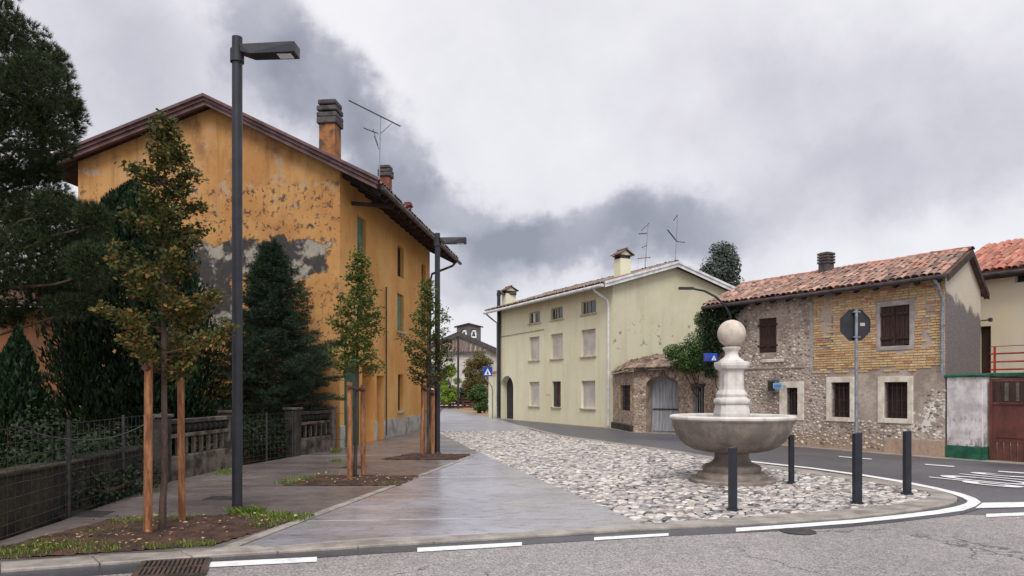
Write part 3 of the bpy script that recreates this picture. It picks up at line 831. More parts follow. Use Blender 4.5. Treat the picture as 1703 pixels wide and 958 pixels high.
# fallen leaves and crumbs of soil
V = []; F = []
for _ in range(420):
    if R.random() < .75:
        p = K(R.uniform(20, 500), R.uniform(862, 930)); ok = E1(p.x, p.y) > .02
    else:
        p = K(R.uniform(470, 700), R.uniform(791, 808)); ok = E2(p.x, p.y) > .02
    if not ok:
        continue
    s = R.uniform(.008, .026); a = R.uniform(0, 6.28); b = len(V); z = .055 + R.uniform(0, .02)
    for k in range(4):
        t = a + k * math.pi / 2; V.append((p.x + math.cos(t) * s * (1.4 if k % 2 else .8), p.y + math.sin(t) * s * (1.4 if k % 2 else .8), z + R.uniform(-.01, .01)))
    F += [(b, b + 1, b + 2, b + 3)]
tag(np_mesh('fallen_leaves', np.array(V), np.array(F), M['litter']), 'small fallen leaves scattered on the soil', 'leaf litter', kind='stuff')

# cobbles


def in_poly(x, y, poly):
    c = False; n = len(poly)
    for i in range(n):
        a, b = poly[i], poly[i - 1]
        if (a.y > y) != (b.y > y) and x < (b.x - a.x) * (y - a.y) / (b.y - a.y) + a.x:
            c = not c
    return c


def cobble_proto(seed):
    r = random.Random(seed); m = MB(); n = 9; vs_ = []
    ph = [r.uniform(.82, 1.12) for _ in range(n)]
    for rr, z in ((1.0, -.6), (.95, .22), (.62, .80)):
        for k in range(n):
            t = 2 * math.pi * k / n; q = ph[k] * rr * (1 + r.uniform(-.05, .05))
            vs_.append((math.cos(t) * q, math.sin(t) * q, z + r.uniform(-.08, .08)))
    vs_.append((r.uniform(-.1, .1), r.uniform(-.1, .1), 1.0))
    fs = [(i * n + k, i * n + (k + 1) % n, (i + 1) * n + (k + 1) % n, (i + 1) * n + k) for i in range(2) for k in range(n)]
    fs += [(2 * n + k, 2 * n + (k + 1) % n, 3 * n) for k in range(n)]
    m.add(vs_, fs); return m


cob_root = bpy.data.objects.new('cobbled_square', None); col.objects.link(cob_root); structure(cob_root, 'square paved with pale river cobbles')
protos = [cobble_proto(i) for i in range(24)]
pmesh = []
for pr in protos:
    me = pr.mesh('cobblestone'); me.materials.append(M['cobble']); me.polygons.foreach_set('use_smooth', [True] * len(me.polygons)); pmesh.append(me)
FX, FY = G(1217, 799.5).x, 13.0
spots = []
sy = .083; row = 0; y = 8.7
ca = math.radians(8)
while y < 29.5:
    sx = .127
    x = -4.0 + (row % 2) * sx * .5 + R.uniform(-.05, .05)
    while x < 8:
        xx = x + R.uniform(-.028, .028); yy = y + R.uniform(-.022, .022) + (x - 2) * .12
        if in_poly(xx, yy, cob_poly) and math.hypot(xx - FX, yy - FY) > .73:
            spots.append((xx, yy))
        x += sx * R.uniform(.85, 1.18)
    y += sy; row += 1
spots.sort(key=lambda p: p[1] - .02 * p[0])
rest_p, rest_m = [], []
for i, (x, y_) in enumerate(spots):
    a = R.uniform(.048, .086); b = R.uniform(.032, .047); h = R.uniform(.010, .021)
    Mx = Matrix.Translation((x, y_, -.016 + R.uniform(-.003, .004))) @ Matrix.Rotation(ca + R.uniform(-.4, .4), 4, 'Z') @ Matrix.Rotation(R.uniform(-.2, .2), 4, 'X') @ Matrix.Diagonal((a, b, h, 1))
    k = R.randrange(24)
    if i < 300:
        link_mesh('cobblestone', pmesh[k], cob_root, Mx)
    else:
        rest_p.append(protos[k]); rest_m.append(Mx)
join_copies(rest_p, rest_m).build('cobblestone_field', M['cobble'], cob_root, smooth_=True, kind='stuff', angle=80)

# road markings
zm = ZR + .008


def marking(pts_px, name, label, root=None):
    m = MB(); m.add([G(px, py, zm) for px, py in pts_px], [tuple(range(len(pts_px)))])
    o = m.build(name, M['white_paint'], root); tag(o, label, 'road marking') if root is None else None
    if root is None:
        o['kind'] = 'structure'; del o['category']
    return o


marking([(342, 943.5), (527, 934), (527, 926), (342, 935)], 'lane_dash', 'white dash beside the drain grating')
marking([(694, 918), (868, 907.5), (868, 901.5), (694, 911)], 'lane_dash', 'white dash in front of the wet wedge of pavement')
marking([(988, 898.5), (1112, 891), (1112, 886.5), (988, 893.5)], 'lane_dash', 'short white dash where the cobbles begin')
marking([(1640, 860), (1720, 856.5), (1720, 851.5), (1640, 854.5)], 'lane_dash', 'white dash ahead of the stop line')
li = [(1224, 884, 878), (1320, 877.5, 871.5), (1420, 870, 864), (1500, 862, 855.5), (1560, 855, 848)]
lo_ = [(p[0], p[1]) for p in li] + [(1602, 849), (1622, 842), (1632, 835), (1622, 828), (1598, 820), (1560, 811), (1500, 799), (1440, 789.5), (1350, 777.5), (1245, 766)]
hi_ = [(p[0], p[2]) for p in li] + [(1590, 842), (1606, 837), (1610, 833), (1602, 828), (1580, 820), (1548, 812), (1495, 801.5), (1438, 792), (1350, 779.5), (1245, 768)]
m = MB(); n = len(lo_)
m.add([G(a, b, zm) for a, b in lo_] + [G(a, b, zm) for a, b in hi_], [(i, i + 1, n + i + 1, n + i) for i in range(n - 1)])
structure(m.build('edge_line', M['white_paint']), 'curved white edge line round the tip of the square')
marking([(1622, 845), (1760, 842), (1760, 834), (1634, 836)], 'stop_line', 'broad white stop line at the junction')
marking([(1395, 758.5), (1450, 763), (1450, 764.2), (1395, 759.6)], 'lane_dash', 'thin white dash on the side road near the brick house')
marking([(1538, 771.5), (1587, 775), (1587, 776.5), (1538, 772.8)], 'lane_dash', 'thin white dash on the side road by the white pillar')
marking([(1660, 783), (1720, 787), (1720, 788.6), (1660, 784.5)], 'lane_dash', 'thin white dash on the side road before the brown gate')
# STOP lettering for drivers coming down the side road
tc = bpy.data.curves.new('stop_lettering', 'FONT'); tc.body = 'STOP'; tc.size = 1.0; tc.align_x = 'CENTER'; tc.align_y = 'CENTER'; tc.offset = .012; tc.space_character = 1.05
to = bpy.data.objects.new('stop_lettering', tc); col.objects.link(to)
bpy.context.view_layer.update()
me = bpy.data.meshes.new_from_object(to.evaluated_get(bpy.context.evaluated_depsgraph_get())); bpy.data.objects.remove(to)
me.materials.clear(); me.materials.append(M['white_paint'])
to = link_mesh('stop_lettering', me, None)
to.location = (8.72, 13.52, zm); to.scale = (.80, 2.3, 1)
to.rotation_euler = (0, 0, math.atan2(-.5086, -.861)); structure(to, 'white STOP lettering painted upside down on the side road')

# covers and grates


def cover(pts, name, label, m, bars=0):
    P = [G(px, py, 0) for px, py in pts]; root = thing(name, label, 'drain cover', (sum(p.x for p in P) / 4, sum(p.y for p in P) / 4, 0))
    c = Vector(root.location); q = [p - c for p in P]
    z0 = .0035
    if bars:
        z0 = ZR + .004
        q = [G(px, py, ZR) - c for px, py in pts]
    MB().prism([(p.x, p.y) for p in q], z0 - .05, z0 + .004).build('plate', M['black'] if bars else m, root, bevel=.003)
    if bars:
        fr = MB()
        for a, b in zip(q, q[1:] + q[:1]):
            fr.bar((a.x, a.y, z0 + .008), (b.x, b.y, z0 + .008), .045, .02)
        fr.build('rim', m, root)
        for i in range(bars):
            t = (i + .5) / bars
            a = q[0].lerp(q[1], t); b = q[3].lerp(q[2], t)
            MB().bar((a.x, a.y, z0 + .012), (b.x, b.y, z0 + .012), .022, .016).build('bar', m, root)
        a = q[0].lerp(q[3], .5); b = q[1].lerp(q[2], .5)
        MB().bar((a.x, a.y, z0 + .010), (b.x, b.y, z0 + .010), .03, .016).build('bar', m, root)
    return root


cover([(74, 857.5), (168, 860.5), (192, 851), (112, 848.5)], 'manhole_cover', 'dark rectangular cover in the pavement by the wire fence', M['iron'])
cover([(336, 831.5), (396, 832.5), (398, 826), (352, 825.5)], 'manhole_cover', 'dark rectangular cover in the pavement behind the near lamp post', M['iron'])
cover([(560, 779), (600, 779.5), (612, 775), (580, 774.5)], 'manhole_cover', 'small dark cover in front of the green door', M['iron'])
cover([(222, 962), (338, 958), (348, 931), (240, 935.5)], 'drain_grate', 'rusty slotted drain grating in the gutter', M['iron_rust'], 14)
c = G(1327, 884.5, ZR); m = MB().lathe([(.0, 0), (.20, 0), (.20, .009), (.17, .010), (.165, .007), (0, .007)], 28)
tag(m.build('road_cover', M['iron'], None, loc=(c.x, c.y, ZR + .001)), 'small round iron cover on the white edge line', 'drain cover')

# ------------------------------------------------------------------ building helpers


def wall_holes(mb, x0, x1, z0, z1, holes, y=0.0, reveal=.2, back=None):
    """front face of a wall with rectangular openings and their reveals; hole = (x0, x1, z0, z1[, arch])"""
    xs = sorted({x0, x1} | {h[0] for h in holes} | {h[1] for h in holes}); zs = sorted({z0, z1} | {h[2] for h in holes} | {h[3] for h in holes})
    for i in range(len(xs) - 1):
        for j in range(len(zs) - 1):
            cx_, cz = (xs[i] + xs[i + 1]) / 2, (zs[j] + zs[j + 1]) / 2
            if any(h[0] < cx_ < h[1] and h[2] < cz < h[3] for h in holes):
                continue
            mb.quad((xs[i], y, zs[j]), (xs[i + 1], y, zs[j]), (xs[i + 1], y, zs[j + 1]), (xs[i], y, zs[j + 1]))
    for h in holes:
        a, b, c, d = h[:4]; r = h[5] if len(h) > 5 else reveal; ar = h[4] if len(h) > 4 else 0
        e = d - ar
        mb.quad((a, y, c), (a, y, e), (a, y + r, e), (a, y + r, c)); mb.quad((b, y, e), (b, y, c), (b, y + r, c), (b, y + r, e))
        mb.quad((a, y, c), (a, y + r, c), (b, y + r, c), (b, y, c))
        if not ar:
            mb.quad((a, y, d), (b, y, d), (b, y + r, d), (a, y + r, d))
        else:
            n = 14; mid = (a + b) / 2; hw = (b - a) / 2
            pts = [(mid - hw * math.cos(math.pi * k / n), e + ar * math.sin(math.pi * k / n)) for k in range(n + 1)]
            for (p, q) in zip(pts, pts[1:]):
                mb.quad((p[0], y, p[1]), (q[0], y, q[1]), (q[0], y, d), (p[0], y, d))
                mb.quad((p[0], y, p[1]), (p[0], y + r, p[1]), (q[0], y + r, q[1]), (q[0], y, q[1]))
    return mb


def barrel_tile(w=.19, l=.44, hgt=.065, taper=.8, n=6, t=.014):
    m = MB(); vs_ = []
    for (yy, s) in ((0, 1.0), (l, taper)):
        for inner_ in (0, 1):
            rr = (w / 2 - inner_ * t) * s; hh = (hgt - inner_ * t) * s
            for k in range(n + 1):
                a = math.pi * k / n
                vs_.append((-rr * math.cos(a), yy, hh * math.sin(a) + (.0 if yy == 0 else -.012)))
    q = n + 1
    fs = [(k, k + 1, 2 * q + k + 1, 2 * q + k) for k in range(n)] + [(q + k + 1, q + k, 3 * q + k, 3 * q + k + 1) for k in range(n)]
    fs += [(q + k, q + k + 1, k + 1, k) for k in range(n)]
    fs = [f[::-1] for f in fs]
    m.add(vs_, fs); return m


def tile_roof(root, P, ncol, nrow, m, pitch, rowlen, seed, max_parts, jitter=1.0, name='tile', dist=None):
    """P(u, s) -> (point, along, upslope, normal); tiles laid from the eave up"""
    r = random.Random(seed); pr = barrel_tile(w=pitch * .98, l=rowlen * 1.28, hgt=pitch * .36)
    me = pr.mesh(name); me.materials.append(m); me.polygons.foreach_set('use_smooth', [True] * len(me.polygons)); me.set_sharp_from_angle(angle=math.radians(50))
    items = []
    for j in range(nrow):
        for i in range(ncol):
            p, ax, up, nn = P((i + .5) * pitch, j * rowlen)
            p = p + ax * r.uniform(-.012, .012) * jitter + up * r.uniform(-.03, .03) * jitter + nn * (.012 + r.uniform(-.004, .008) * jitter)
            Mx = Matrix((ax, up, nn)).transposed().to_4x4(); Mx.translation = p
            Mx = Mx @ Matrix.Rotation(r.uniform(-.05, .05) * jitter, 4, 'Z') @ Matrix.Rotation(r.uniform(-.02, .02) * jitter + .05, 4, 'X')
            items.append((dist(p) if dist else j * 100 + i, Mx))
    items.sort(key=lambda t: t[0])
    for k, (_, Mx) in enumerate(items[:max_parts]):
        link_mesh(name, me, root, Mx)
    if len(items) > max_parts:
        mb_ = join_copies([pr] * (len(items) - max_parts), [t[1] for t in items[max_parts:]])
        mb_.build('tile_field', m, root, smooth_=True, kind='stuff', angle=50)


def stones(root, m, regions, n, seed, parts=0, smin=.03, smax=.075, y=0.0, name='rubble_stone', proud=.02):
    """rubble stones set in a wall face at local y; regions: list of (x0, x1, z0, z1), holes kept free by test"""
    r = random.Random(seed); pr = [cobble_proto(100 + i) for i in range(10)]; placed = []; items = []
    tot = sum((b - a) * (d - c) for a, b, c, d, *_ in regions)
    tries = 0
    while len(items) < n and tries < n * 12:
        tries += 1; t = r.uniform(0, tot)
        for reg in regions:
            A = (reg[1] - reg[0]) * (reg[3] - reg[2])
            if t <= A:
                break
            t -= A
        x = r.uniform(reg[0], reg[1]); z = r.uniform(reg[2], reg[3]); s = r.uniform(smin, smax) * (1 if r.random() < .85 else 1.4)
        if any(h[0] - s < x < h[1] + s and h[2] - s < z < h[3] + s for h in reg[4]):
            continue
        if any(abs(x - a) < (s + c) * .85 and abs(z - b) < (s + c) * .62 for a, b, c in placed[-1500:]):
            continue
        placed.append((x, z, s))
        Mx = Matrix.Translation((x, y + .004, z)) @ Matrix.Rotation(math.pi / 2, 4, 'X') @ Matrix.Rotation(r.uniform(-.5, .5), 4, 'Z') @ Matrix.Diagonal((s, s * r.uniform(.6, .85), proud * r.uniform(.6, 1.3), 1))
        items.append((s, r.randrange(10), Mx))
    items.sort(key=lambda q: -q[0])
    mes = []
    if parts:
        for p in pr:
            me = p.mesh(name); me.materials.append(m); me.polygons.foreach_set('use_smooth', [True] * len(me.polygons)); mes.append(me)
    for s, k, Mx in items[:parts]:
        link_mesh(name, mes[k], root, Mx)
    join_copies([pr[k] for _, k, _ in items[parts:]], [Mx for _, _, Mx in items[parts:]]).build('rubble_field', m, root, smooth_=True, kind='stuff', angle=70)


# ------------------------------------------------------------------ the orange house
OF = Frame(-4.68, 20.1, .9942, -.1080)          # gable frame, origin at its right corner
OS = Frame(-4.68, 20.1, .1080, .9942)           # long side frame, same origin; x runs away along the street
W_O, L_O = 7.64, 11.2
ZL, ZRt, ZP, XP = 8.05, 7.55, 9.40, -3.67
ho = thing('orange_house', 'tall orange plastered house with flaking gable beside the pavement', 'house', OF.o, OF.rz)
S2O = Matrix.Rotation(math.pi / 2, 4, 'Z')       # side-frame coordinates -> house coordinates
mb = MB(); mb.add([(-W_O, 0, -.1), (0, 0, -.1), (0, 0, ZRt), (XP, 0, ZP), (-W_O, 0, ZL)], [(0, 1, 2, 3, 4)])
mb.build('gable_wall', M['orange_gable'], ho, label='orange gable wall with flaked paint and bare grey plaster')
# side wall openings
sw = {
    'top1': OS.rect(594, 608.5, 344, 396), 'top2': OS.rect(661, 671.4, 397, 442), 'top3': OS.rect(701, 708, 430, 466),
    'mid1': OS.rect(594, 608.5, 455, 545), 'mid2': OS.rect(661, 671.4, 482.5, 547.5), 'mid3': OS.rect(701, 708, 505, 552),
    'low2': OS.rect(662, 670.5, 622, 681.5), 'low3': OS.rect(701, 708, 627, 679),
}
for k in ('top1', 'top2', 'top3'):
    a = sw[k]; sw[k] = (a[0], a[1], 5.62, 6.72)
for k in ('mid1', 'mid2', 'mid3'):
    a = sw[k]; sw[k] = (a[0], a[1], 3.68, 5.02)
for k in ('low2', 'low3'):
    a = sw[k]; sw[k] = (a[0], a[1], .85, 2.15)
gd = OS.rect(572.5, 601, 600, 741); gd = (gd[0], gd[1], -.05, 2.55)
rb = OS.rect(602, 622.7, 613, 735); rb = (rb[0] + .02, rb[1], -.05, 2.35)
nd = OS.rect(626.5, 638.5, 631, 733); nd = (nd[0], nd[1], -.05, 2.05)
holes = [v for v in sw.values()] + [gd + (0, .12), rb + (0, .45), nd + (0, .35)]
mb = MB(); wall_holes(mb, 0, L_O, -.1, ZRt, holes, 0, .18); mb.xf(S2O).build('side_wall', M['orange_side'], ho, label='cleaner orange street wall with green shutters')
MB().quad((-W_O, 0, -.1), (-W_O, 0, ZL), (-W_O, L_O, ZL), (-W_O, L_O, -.1)).build('rear_wall', M['orange_side'], ho)
mb = MB(); mb.add([(-W_O, L_O, -.1), (0, L_O, -.1), (0, L_O, ZRt), (XP, L_O, ZP), (-W_O, L_O, ZL)], [(4, 3, 2, 1, 0)]); mb.build('end_wall', M['orange_side'], ho)
for k, h in sw.items():
    a, b, c, d = h
    w = MB().box(a, b, .165, .20, c, d).xf(S2O).build('window', M['black'] if k.startswith('low') else M['wood_dark'], ho)
    if k.startswith('mid') or k == 'top1':
        for s in (0, 1):
            x0 = a + .02 + s * (b - a) / 2; MB().box(x0, x0 + (b - a) / 2 - .04, .10, .135, c + .02, d - .02).xf(S2O).build('shutter', M['shutter_green'], w)
        if True:
            sl = MB()
            for q in range(14):
                z = c + .08 + q * (d - c - .16) / 14
                sl.box(a + .06, (a + b) / 2 - .05, .092, .102, z, z + .04); sl.box((a + b) / 2 + .06, b - .06, .092, .102, z, z + .04)
            sl.xf(S2O).build('slat', M['shutter_green'], w)
    else:
        fr = MB()
        for (p, q, r_, s_) in ((a, a + .06, c, d), (b - .06, b, c, d), (a, b, c, c + .06), (a, b, d - .06, d), ((a + b) / 2 - .03, (a + b) / 2 + .03, c, d)):
            fr.box(p, q, .13, .162, r_, s_)
        fr.xf(S2O).build('frame', M['wood_dark'], w)
    if k[0] in 'ml':
        MB().box(a - .08, b + .08, -.10, .16, c - .08, c - .005).xf(S2O).build('sill', M['sill'] if k[0] == 'm' else M['plinth'], w, bevel=.01)
dr = MB().box(gd[0], gd[1], .09, .13, gd[2], gd[3]).xf(S2O).build('door', M['door_green'], ho, label='green painted double door')
nP = 6
for i in range(nP):
    x0 = gd[0] + (gd[1] - gd[0]) * i / nP
    MB().box(x0 + .008, x0 + (gd[1] - gd[0]) / nP - .008, .07, .089, gd[2] + .03, gd[3] - .03).xf(S2O).build('plank', M['door_green'], dr)
MB().box((gd[0] + gd[1]) / 2 + .08, (gd[0] + gd[1]) / 2 + .12, .03, .07, 1.0, 1.14).xf(S2O).build('handle', M['iron'], dr)
MB().box(rb[0], rb[1], .42, .46, rb[2], rb[3]).xf(S2O).build('niche', M['door_brown'], ho, label='recessed brown plastered opening')
MB().box(nd[0], nd[1], .30, .35, nd[2], nd[3]).xf(S2O).build('door', M['door_brown'], ho, label='narrow plastered-up doorway')
# plinth of pale plaster with its own top edge
edges = [(0.0, gd[0]), (gd[1], rb[0]), (rb[1], nd[0]), (nd[1], L_O)]
for a, b in edges:
    if b - a > .05:
        MB().box(a, b - .004, -.035, .02, -.1, .58 + .04 * R.random()).xf(S2O).build('plinth', M['plinth'], ho, bevel=.01)
MB().box(rb[0], rb[1], .36, .42, -.1, .52).xf(S2O).build('plinth', M['plinth'], ho)
MB().box(nd[0], nd[1], .25, .30, -.1, .50).xf(S2O).build('plinth', M['plinth'], ho)
# roof: two slabs, barge boards, rafters and tiles
OVR, OVL, OVF, TH = 1.12, 1.0, .35, .10
sr = (ZP - ZRt) / (-XP); sl_ = (ZP - ZL) / (W_O + XP)
zr_e = ZRt - sr * OVR; zl_e = ZL - sl_ * OVL
y0r, y1r = -OVF, L_O + .5
mb = MB()
mb.slab([(XP, y0r, ZP + .02), (OVR, y0r, zr_e + .02), (OVR, y1r, zr_e + .02), (XP, y1r, ZP + .02)], (0, 0, TH))
ro = mb.build('roof', M['wood_eave'], ho)
MB().slab([(-W_O - OVL, y0r, zl_e + .02), (XP, y0r, ZP + .02), (XP, y1r, ZP + .02), (-W_O - OVL, y1r, zl_e + .02)], (0, 0, TH)).build('roof_slope', M['wood_eave'], ro)
for k, (dz0, dz1, yy) in enumerate(((-.06, .05, .0), (.05, .14, -.05), (.14, .22, -.11))):
    MB().slab([(XP, y0r + yy - .012, ZP + .02 + dz0), (OVR + .03 * k, y0r + yy - .012, zr_e + .02 + dz0), (OVR + .03 * k, y0r + yy - .012, zr_e + .02 + dz1), (XP, y0r + yy - .012, ZP + .02 + dz1)], (0, .12, 0)).build('barge_board', M['wood_barge'], ro)
    MB().slab([(-W_O - OVL - .03 * k, y0r + yy - .012, zl_e + .02 + dz0), (XP - .003, y0r + yy - .012, ZP + .02 + dz0), (XP - .003, y0r + yy - .012, ZP + .02 + dz1), (-W_O - OVL - .03 * k, y0r + yy - .012, zl_e + .02 + dz1)], (0, .12, 0)).build('barge_board', M['wood_barge'], ro)
nraf = 17
for i in range(nraf):
    yy = .25 + i * (L_O - .3) / (nraf - 1)
    MB().bar((-.2, yy, ZRt + .2 * sr - .06), (OVR - .06, yy, zr_e + .03 - .06), .10, .13).build('rafter', M['wood_eave'], ro)
for i in range(9):
    yy = .3 + i * 1.2
    MB().bar((-W_O + .1, yy, ZL + .1 * sl_ - .06), (-W_O - OVL + .06, yy, zl_e - .03), .10, .13).build('rafter', M['wood_eave'], ro)
nv = Vector((sr, 0, 1)).normalized(); upv = Vector((-1, 0, sr)).normalized()
tile_roof(ro, lambda u, s: (Vector((OVR + .05, y0r - .05 + u, zr_e + TH + .02)) + upv * s, Vector((0, 1, 0)), upv, nv), 55, 15, M['tile_dark'], .215, .36, 5, 0)
nv2 = Vector((-sl_, 0, 1)).normalized(); upv2 = Vector((1, 0, sl_)).normalized()
tile_roof(ro, lambda u, s: (Vector((-W_O - OVL - .05, y1r - u, zl_e + TH + .02)) + upv2 * s, Vector((0, -1, 0)), upv2, nv2), 55, 14, M['tile_dark'], .215, .36, 6, 0)
MB().tube([(OVR + .10, y0r + .2, zr_e + .03), (OVR + .10, y1r, zr_e + .0)], .065, 10).build('gutter', M['copper'], ro, smooth_=True)
# downpipe at the far end, thin pipe by the narrow door, strut under the eave
MB().tube([(OVR + .08, L_O - .25, zr_e - .02), (OVR - .1, L_O - .25, zr_e - .22), (.16, L_O - .3, zr_e - .55), (.08, L_O - .3, zr_e - .9), (.08, L_O - .3, .1)], .05, 10).build('downpipe', M['copper'], ho, smooth_=True)
px_ = nd[1] + .12
MB().tube([(.05, px_, 5.0), (.05, px_, .1)], .025, 8).build('pipe', M['copper'], ho, smooth_=True)
a = sw['top1']
MB().bar((.03, a[0] - .55, 6.90), (OVR - .1, a[0] + .2, zr_e - .03), .09, .10).build('strut', M['wood_eave'], ho)
# chimneys (part of the house)


def louver_chimney(parent, x, y, zb, zt, w, d, body_m, cap_m, slabs=4, cap_h=.75):
    ch = MB().box(x - w / 2, x + w / 2, y - d / 2, y + d / 2, zb, zt - cap_h).build('chimney', body_m, parent, bevel=.012)
    sh = cap_h / slabs
    MB().box(x - w * .30, x + w * .30, y - d * .30, y + d * .30, zt - cap_h, zt - .04).build('flue', M['black'], ch) if False else None
    for sx in (-1, 1):
        for sy_ in (-1, 1):
            MB().box(x + sx * w * .36 - .05, x + sx * w * .36 + .05, y + sy_ * d * .36 - .05, y + sy_ * d * .36 + .05, zt - cap_h, zt - .05).build('cap_post', cap_m, ch)
    for k in range(slabs):
        z0 = zt - cap_h + k * sh
        o_ = .06 if k < slabs - 1 else .03
        hs = sh * (.74 if k else .98)
        MB().box(x - w / 2 - o_, x + w / 2 + o_, y - d / 2 - o_, y + d / 2 + o_, z0, z0 + hs).build('cap_slab', cap_m, ch, bevel=.03)
    return ch


M['chimney_orange'] = mat('stained_orange_stucco', L(160, 108, 66), L(90, 70, 58), 2.2, .9, .9, .5, 30, lo=.42, hi=.62, fine=.2)
M['chimney_dark'] = mat('sooty_concrete', L(92, 86, 86), L(64, 60, 62), 5, .9, .9, .4, 30)
M['chimney_red'] = mat('red_brick_stack', L(146, 84, 68), L(104, 64, 56), 5, .9, .9, .5, 30)
p = OF.loc(AT(549, 168, 22.6)); louver_chimney(ho, p.x, p.y, p.z - 2.4, p.z, .50, .56, M['chimney_orange'], M['chimney_dark'], 4, .78)
p = OF.loc(AT(641.5, 275, 27.0)); louver_chimney(ho, p.x, p.y, p.z - 2.2, p.z, .36, .40, M['chimney_red'], M['chimney_dark'], 3, .45)
p = OF.loc(AT(679, 336, 30.0)); louver_chimney(ho, p.x, p.y, p.z - 1.6, p.z, .2, .3, M['chimney_red'], M['chimney_red'], 2, .2)


def antenna(name, label, base, mast_top, booms, r=.018):
    root = thing(name, label, 'antenna', base); b = Vector(base)
    MB().tube([(0, 0, 0), Vector(mast_top) - b], r, 6).build('mast', M['galv'], root, smooth_=True)
    for (p, q, nel, el, eldir, rr) in booms:
        p = Vector(p) - b; q = Vector(q) - b
        bm_ = MB().tube([p, q], rr, 6).build('boom', M['metal_dark'], root)
        if nel:
            e = MB(); ed = Vector(eldir).normalized()
            for k in range(nel):
                c = p.lerp(q, (k + .5) / nel); l = el * (1 - .35 * k / nel)
                e.tube([c - ed * l, c + ed * l], .006, 4)
            e.build('element', M['galv'], bm_)
    return root


Y = 25.0
antenna('tv_antenna', 'tall television antenna above the orange house roof', AT(630, 330, Y), AT(633, 193, Y),
        [(AT(580, 167, Y), AT(666, 210, Y), 9, .16, (.2, 1, 0), .022), (AT(605, 213, Y), AT(629, 222, Y), 5, .2, (.2, 1, 0), .015),
         (AT(633, 222, Y), AT(652, 205, Y), 0, 0, (0, 0, 1), .010), (AT(622, 226, Y), AT(630, 248, Y), 0, 0, (0, 0, 1), .010), (AT(620, 214, Y), AT(629, 243, Y), 0, 0, (0, 0, 1), .010)])

# low outbuilding left of the orange house
oa = thing('garden_outbuilding', 'brown plastered outbuilding in shade behind the conifers', 'outbuilding', OF.wor(-7.7, -.2, 0), OF.rz + .25)
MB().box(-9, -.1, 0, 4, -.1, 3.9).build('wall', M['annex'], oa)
MB().slab([(-9.3, -.5, 3.86), (-.05, -.5, 3.86), (-.05, 4.3, 5.0), (-9.3, 4.3, 5.0)], (0, 0, .14)).build('roof', M['roof_under'], oa)
MB().tube([(-9.3, -.55, 3.92), (-.3, -.55, 3.92)], .06, 8).build('gutter', M['copper'], oa)

# ------------------------------------------------------------------ the pale green-yellow house
YF = Frame(4.32, 31.74, .4336, -.9011)
hy = thing('pale_green_house', 'three storey pale yellow-green house with closed roller shutters', 'house', YF.o, YF.rz)
LY, WY, ZE, ZRg, XR = 11.83, 6.5, 6.15, 7.12, 3.235
yw = {}
for key, r_ in {'attic1': (880, 898, 519, 537.6), 'attic2': (916, 936, 510.7, 530.7), 'attic3': (966.5, 991.3, 500, 521.7),
                'up1': (880, 897, 560.4, 598.5), 'up2': (916, 936, 555, 596.5), 'up3': (966.6, 990.4, 547.5, 593),
                'low1': (880, 897, 635, 676.5), 'mid': (918.4, 932.5, 634, 675.5), 'low3': (966.6, 990, 633.6, 679.4)}.items():
    yw[key] = YF.rect(*r_)
for grp in (('attic1', 'attic2', 'attic3'), ('up1', 'up2', 'up3'), ('low1', 'mid', 'low3')):
    z0 = sum(yw[g][2] for g in grp) / 3; z1 = sum(yw[g][3] for g in grp) / 3
    for g in grp:
        yw[g] = (yw[g][0], yw[g][1], z0, z1)
ad = YF.rect(833, 853.5, 625, 694); ad = (ad[0], ad[1], -.05, ad[3], (ad[1] - ad[0]) / 2 * .8, .42)
mb = MB(); wall_holes(mb, -LY, 0, -.1, ZE, [v for v in yw.values()] + [ad], 0, .16)
mb.build('front_wall', M['lime_wall'], hy)
mb = MB(); mb.add([(0, 0, -.1), (0, WY, -.1), (0, WY, ZE), (0, XR, ZRg), (0, 0, ZE)], [(0, 1, 2, 3, 4)]); mb.build('gable_wall', M['lime_gable'], hy, label='blank gable wall with chipped plaster')
mb = MB(); mb.add([(-LY, 0, -.1), (-LY, WY, -.1), (-LY, WY, ZE), (-LY, XR, ZRg), (-LY, 0, ZE)], [(4, 3, 2, 1, 0)]); mb.build('end_wall', M['lime_wall'], hy)
MB().quad((0, WY, -.1), (-LY, WY, -.1), (-LY, WY, ZE), (0, WY, ZE)).build('rear_wall', M['lime_wall'], hy)
M['brown_open'] = mat('brown_door_paint', L(96, 44, 44), L(70, 34, 34), 3, .6, .7, .1)
